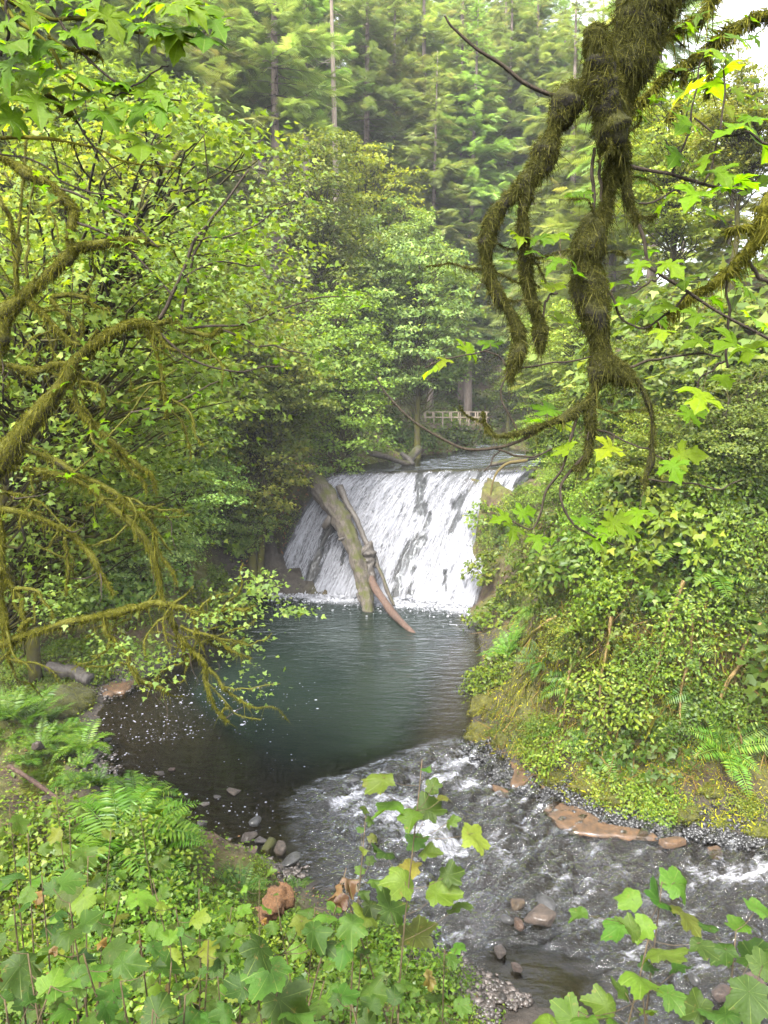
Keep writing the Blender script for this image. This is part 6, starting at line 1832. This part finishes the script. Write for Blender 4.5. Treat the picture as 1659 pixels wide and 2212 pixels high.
# ------------------------------------------------------------------ moss cushions, roots and hanging plants of the right bank
mm = stone_mesh('moss_cushion', M_MOSS, 90, 4, .35, .7)
def cushion(u, v, w, h, label, col, name='moss_cushion', cat='moss', grp='moss cushions at the foot of the right bank'):
    p = hit([u], [v])[0]
    if np.isnan(p[1]): return
    r = w * p[1] / FPX / 2
    base = p - np.array((0, 0, r * .15))
    e = empty(name, tuple(base), label, cat, grp)
    V = np.array([v_.co[:] for v_ in mm.vertices])
    V = V * (1 + .18 * fbm(V[:, 0] * 4 + u, V[:, 1] * 4, V[:, 2] * 4, 5, 3)[:, None]) * np.array((r, r * .7, r * h))
    F = np.array([list(f.vertices) for f in mm.polygons])
    link('cushion', bulk_mesh('cushion', V, F, M_MOSSBODY, True), e, color=col)
    n = int(2600 * max(.5, r / .5))
    i = rng.integers(0, len(V), n)
    nr = V[i] / np.array((r, r * .7, r * h)) ** 2; nr /= np.linalg.norm(nr, axis=1, keepdims=True)
    Vv, Ff, rr = scatter(T_STRAND, V[i] + rng.normal(0, .05 * r, (n, 3)), rot_from(nr + rng.normal(0, .6, (n, 3)), nr * .5 + rng.normal(0, .5, (n, 3)) + (0, 0, -.4)), np.stack([np.full(n, .014), rng.uniform(.04, .11, n), np.ones(n)], -1))
    link('moss_tufts', bulk_mesh('moss_tufts', Vv, Ff, M_MOSS, False, rr), e, kind='stuff', color=col)


for u, v, w, h, lab, c in [(1050, 1530, 80, 1.1, 'bright yellow moss on the rock nose at the outlet, upper cushion', (1.15, 1.15, .7)), (1045, 1585, 90, .8, 'bright yellow moss on the rock nose at the outlet, lower cushion', (1.15, 1.15, .7)), (1090, 1600, 60, .8, 'moss cushion right of the rock nose', (1.0, 1.05, .6)), (1210, 1680, 70, .6, 'moss cushion above the little orange slab', (1.05, 1.1, .6)),
                           (1270, 1690, 90, .6, 'moss cushion above the long orange slab, left end', (1.15, 1.15, .7)), (1330, 1715, 90, .6, 'moss cushion above the long orange slab, right end', (1.1, 1.15, .6)), (1400, 1735, 100, .5, 'moss cushion above the black rubble, left', (.95, 1.05, .6)), (1480, 1745, 110, .5, 'moss cushion above the black rubble, middle', (.95, 1.0, .6)), (1560, 1765, 110, .5, 'moss cushion above the black rubble, right', (1.2, 1.4, .7)), (1640, 1785, 90, .5, 'moss cushion at the right picture edge', (1.2, 1.3, .7)), (1180, 1640, 60, .7, 'moss cushion between the low plants above the orange slab', (.95, 1.0, .6)), (1290, 1640, 70, .6, 'moss cushion on the toe slope under the roots', (1.3, 1.4, .8)), (1420, 1680, 80, .6, 'moss cushion on the toe slope, middle', (1.3, 1.4, .8)), (1540, 1700, 80, .6, 'moss cushion on the toe slope, right', (1.2, 1.3, .8))]:
    cushion(u, v, w, h, lab, c)

cushion(130, 1512, 200, .5, 'big moss covered boulder at the left shore of the pool', (.7, .75, .6), 'mossy_boulder', 'boulder', 'mossy boulders on the left shore')
cushion(78, 1500, 60, .8, 'small mossy boulder left of the big mossy boulder', (.8, .85, .6), 'mossy_boulder', 'boulder', 'mossy boulders on the left shore')
# mossy roots and dead stems hanging down the right bank
M_ROOT = bark_mat('mossy_root', (.09, .06, .025), (.22, .15, .06))
for k, (pts, lab) in enumerate([([(1115, 1380), (1085, 1410), (1070, 1450), (1062, 1500), (1050, 1545)], 'twisted dark root hanging over the outlet corner'), ([(1260, 1390), (1240, 1430), (1225, 1500), (1220, 1560)], 'hanging mossy root right of the outlet corner'), ([(1330, 1330), (1310, 1400), (1300, 1480), (1310, 1560)], 'long mossy root in the dark hollow of the right bank'),
                                ([(1480, 1250), (1440, 1340), (1420, 1430), (1380, 1500)], 'pale brown root at the middle of the right bank'), ([(1500, 1300), (1490, 1400), (1470, 1480), (1465, 1560)], 'thin hanging root right of the pale brown root'), ([(1560, 1180), (1530, 1280), (1520, 1380)], 'mossy root below the leaves at the right edge'), ([(1600, 1420), (1560, 1480), (1540, 1560), (1500, 1620)], 'brown root low on the right bank'), ([(1400, 1180), (1370, 1250), (1340, 1300)], 'brown root high on the right bank'),
                                ([(1640, 1340), (1600, 1400), (1590, 1500), (1600, 1600)], 'brown root near the right edge'), ([(1210, 1330), (1160, 1360), (1130, 1400)], 'low mossy root reaching towards the pool')]):
    h3 = hit([p[0] for p in pts], [p[1] for p in pts])
    if np.isnan(h3).any(): continue
    C = spline(h3 + np.array((-.25, -.6, .1)), 22)
    C = C + .07 * np.stack([noise(np.linspace(0, 5, 22), 0, 0, k), noise(np.linspace(0, 5, 22), 3, 0, k), noise(np.linspace(0, 5, 22), 6, 0, k)], -1)
    mb = MB(); b0 = C[-1].copy()
    add_tube(mb, C - b0, np.linspace(.06, .025, 22), 7, .3, 6, k)
    e = empty('hanging_root', tuple(b0), lab, 'root', 'roots hanging down the right bank')
    link('root', mb.mesh('root', M_ROOT, True), e)
    mo = MB(); moss_on(mo, C - b0, np.linspace(.065, .03, 22), 420, .09, .012, 1.0)
    link('moss_strands', mo.mesh('moss_strands', M_MOSS), e, kind='stuff')

# ------------------------------------------------------------------ ground cover too fine to count
def cover_mass(name, label, box, n, tmpl, lsz, per, mat, col, okf=None, up=.7, hgt=.12, rad=.16, shore=.15, down=.2, width=None):
    u, v = rng.uniform(box[0], box[2], n), rng.uniform(box[1], box[3], n)
    if okf is not None:
        m = okf(u, v); u, v = u[m], v[m]
    h = hit(u, v)
    h = h[~np.isnan(h[:, 1])]
    d, _, _ = poly_dist(h[:, 0], h[:, 1], SH_XY); du, _, _ = poly_dist(h[:, 0], h[:, 1], UP)
    h = h[(d > shore) & (du > .3) & (fbm(h[:, 0] * .8, h[:, 1] * .8, h[:, 2] * .8, seed=len(name)) > -.28)]
    nr = landq_n(h[:, 0], h[:, 1])
    p = np.repeat(h, per, 0); nn = np.repeat(nr, per, 0)
    k = len(p)
    p = p + rng.normal(0, rad, (k, 3)) * np.array((1, 1, .6)) + nn * np.abs(rng.normal(0, hgt, k))[:, None]
    nrm = nn * .6 + np.array((0, -.1, up)) + rng.normal(0, .45, (k, 3))
    tip = rng.normal(0, .6, (k, 3)) + nn * .4 + (0, 0, -down)
    V, F, r = scatter(tmpl, p, rot_from(nrm, tip), lsz * np.exp(rng.normal(0, .35, k)))
    link(name, bulk_mesh(name, V, F, mat, False, r), kind='stuff', label=label, cat='ground cover', color=col)


hol = lambda u, v: (v > 1340) & (v < 1570 + (u - 1100) * .12)
nohol = lambda u, v: ~hol(u, v) | (rng.random(len(u)) < .2)
rb = lambda u, v: (v < 1640 + (u - 1040) * .30)
cover_mass('bank_herbs', 'small leaved herbs clothing the right bank', (1040, 850, 1690, 1800), 2200, T_OV, .08, 4, M_SHRUB, (.95, .9, .5), nohol)
cover_mass('bank_grass', 'dry grass and dead stalks hanging on the right bank', (1040, 850, 1690, 1700), 2600, (T_STRAND[0] * np.array((.035, 1, 1)), T_STRAND[1]), .42, 3, M_LITTER, (.8, .9, .55), rb, .2, .2, .2, .15, .8)
cover_mass('bank_moss', 'golden moss tufts on the right bank', (1040, 1300, 1690, 1840), 7500, (T_STRAND[0] * np.array((.22, 1, 1)), T_STRAND[1]), .085, 7, M_MOSS, (2.5, 2.45, .9), None, .3, .05, .12)
cover_mass('hanging_moss', 'dark moss and roots hanging in the hollow of the right bank', (1050, 1330, 1690, 1760), 2600, (T_STRAND[0] * np.array((.09, 1, 1)), T_STRAND[1]), .42, 4, M_MOSSDK, (1.5, 1.5, .8), hol, .1, .12, .12, .15, 2.2)
cover_mass('wall_herbs', 'small leaved herbs clothing the left wall', (-40, 800, 760, 1480), 4200, T_OV, .13, 4, M_SHRUB, (1.0, 1.1, .9), None, .7, .2, .25)
cover_mass('upstream_herbs', 'herbs on the slopes around the upper stream', (620, 740, 1320, 1010), 4200, T_OV, .20, 4, M_SHRUB, (1.0, 1.05, .7), None, .7, .3, .4)
cover_mass('hill_undergrowth', 'undergrowth of the far hillside', (-40, 300, 1690, 860), 4500, T_L3, .40, 4, M_FAR, (.95, 1.0, .8), None, .7, .8, .8)
cover_mass('slope_herbs', 'small herbs between the berry bushes', (-20, 1740, 1100, 2230), 5200, T_OV, .055, 5, M_SHRUB, (.85, 1.0, .55), None, .8, .07, .08, .3)
cover_mass('shelf_herbs', 'small herbs on the left shore shelf', (-20, 1380, 420, 1760), 3000, T_OV, .08, 4, M_SHRUB, (1.25, 1.3, .7), None, .8, .10, .12, .4)
cover_mass('leaf_litter', 'brown dead leaves lying on the near slope', (-20, 1500, 1100, 2230), 3000, T_OV, .06, 3, M_LITTER, (1, 1, 1), None, 1.2, .02, .12, .2)
cover_mass('rusty_litter', 'rusty dead fern on the bank left of the falls', (520, 960, 720, 1260), 900, T_DIA, .20, 3, M_LITTER, (1.3, 1.1, .9), None, .6, .1, .25)

# ------------------------------------------------------------------ the damp air of the canyon
def haze_box():
    m, N, L = new_mat('damp_air')
    pv_ = N.new('ShaderNodeVolumePrincipled')
    pv_.inputs['Color'].default_value = (.93, .96, 1, 1)
    pv_.inputs['Density'].default_value = HAZE
    o = N.new('ShaderNodeOutputMaterial'); L.new(pv_.outputs[0], o.inputs['Volume'])
    me = box_mesh('haze', 300, 280, 134, m, .5)
    link('haze', me, kind='stuff', label='thin pale haze filling the canyon air', loc=(0, 100, 63))


HAZE = 0.0003
haze_box()
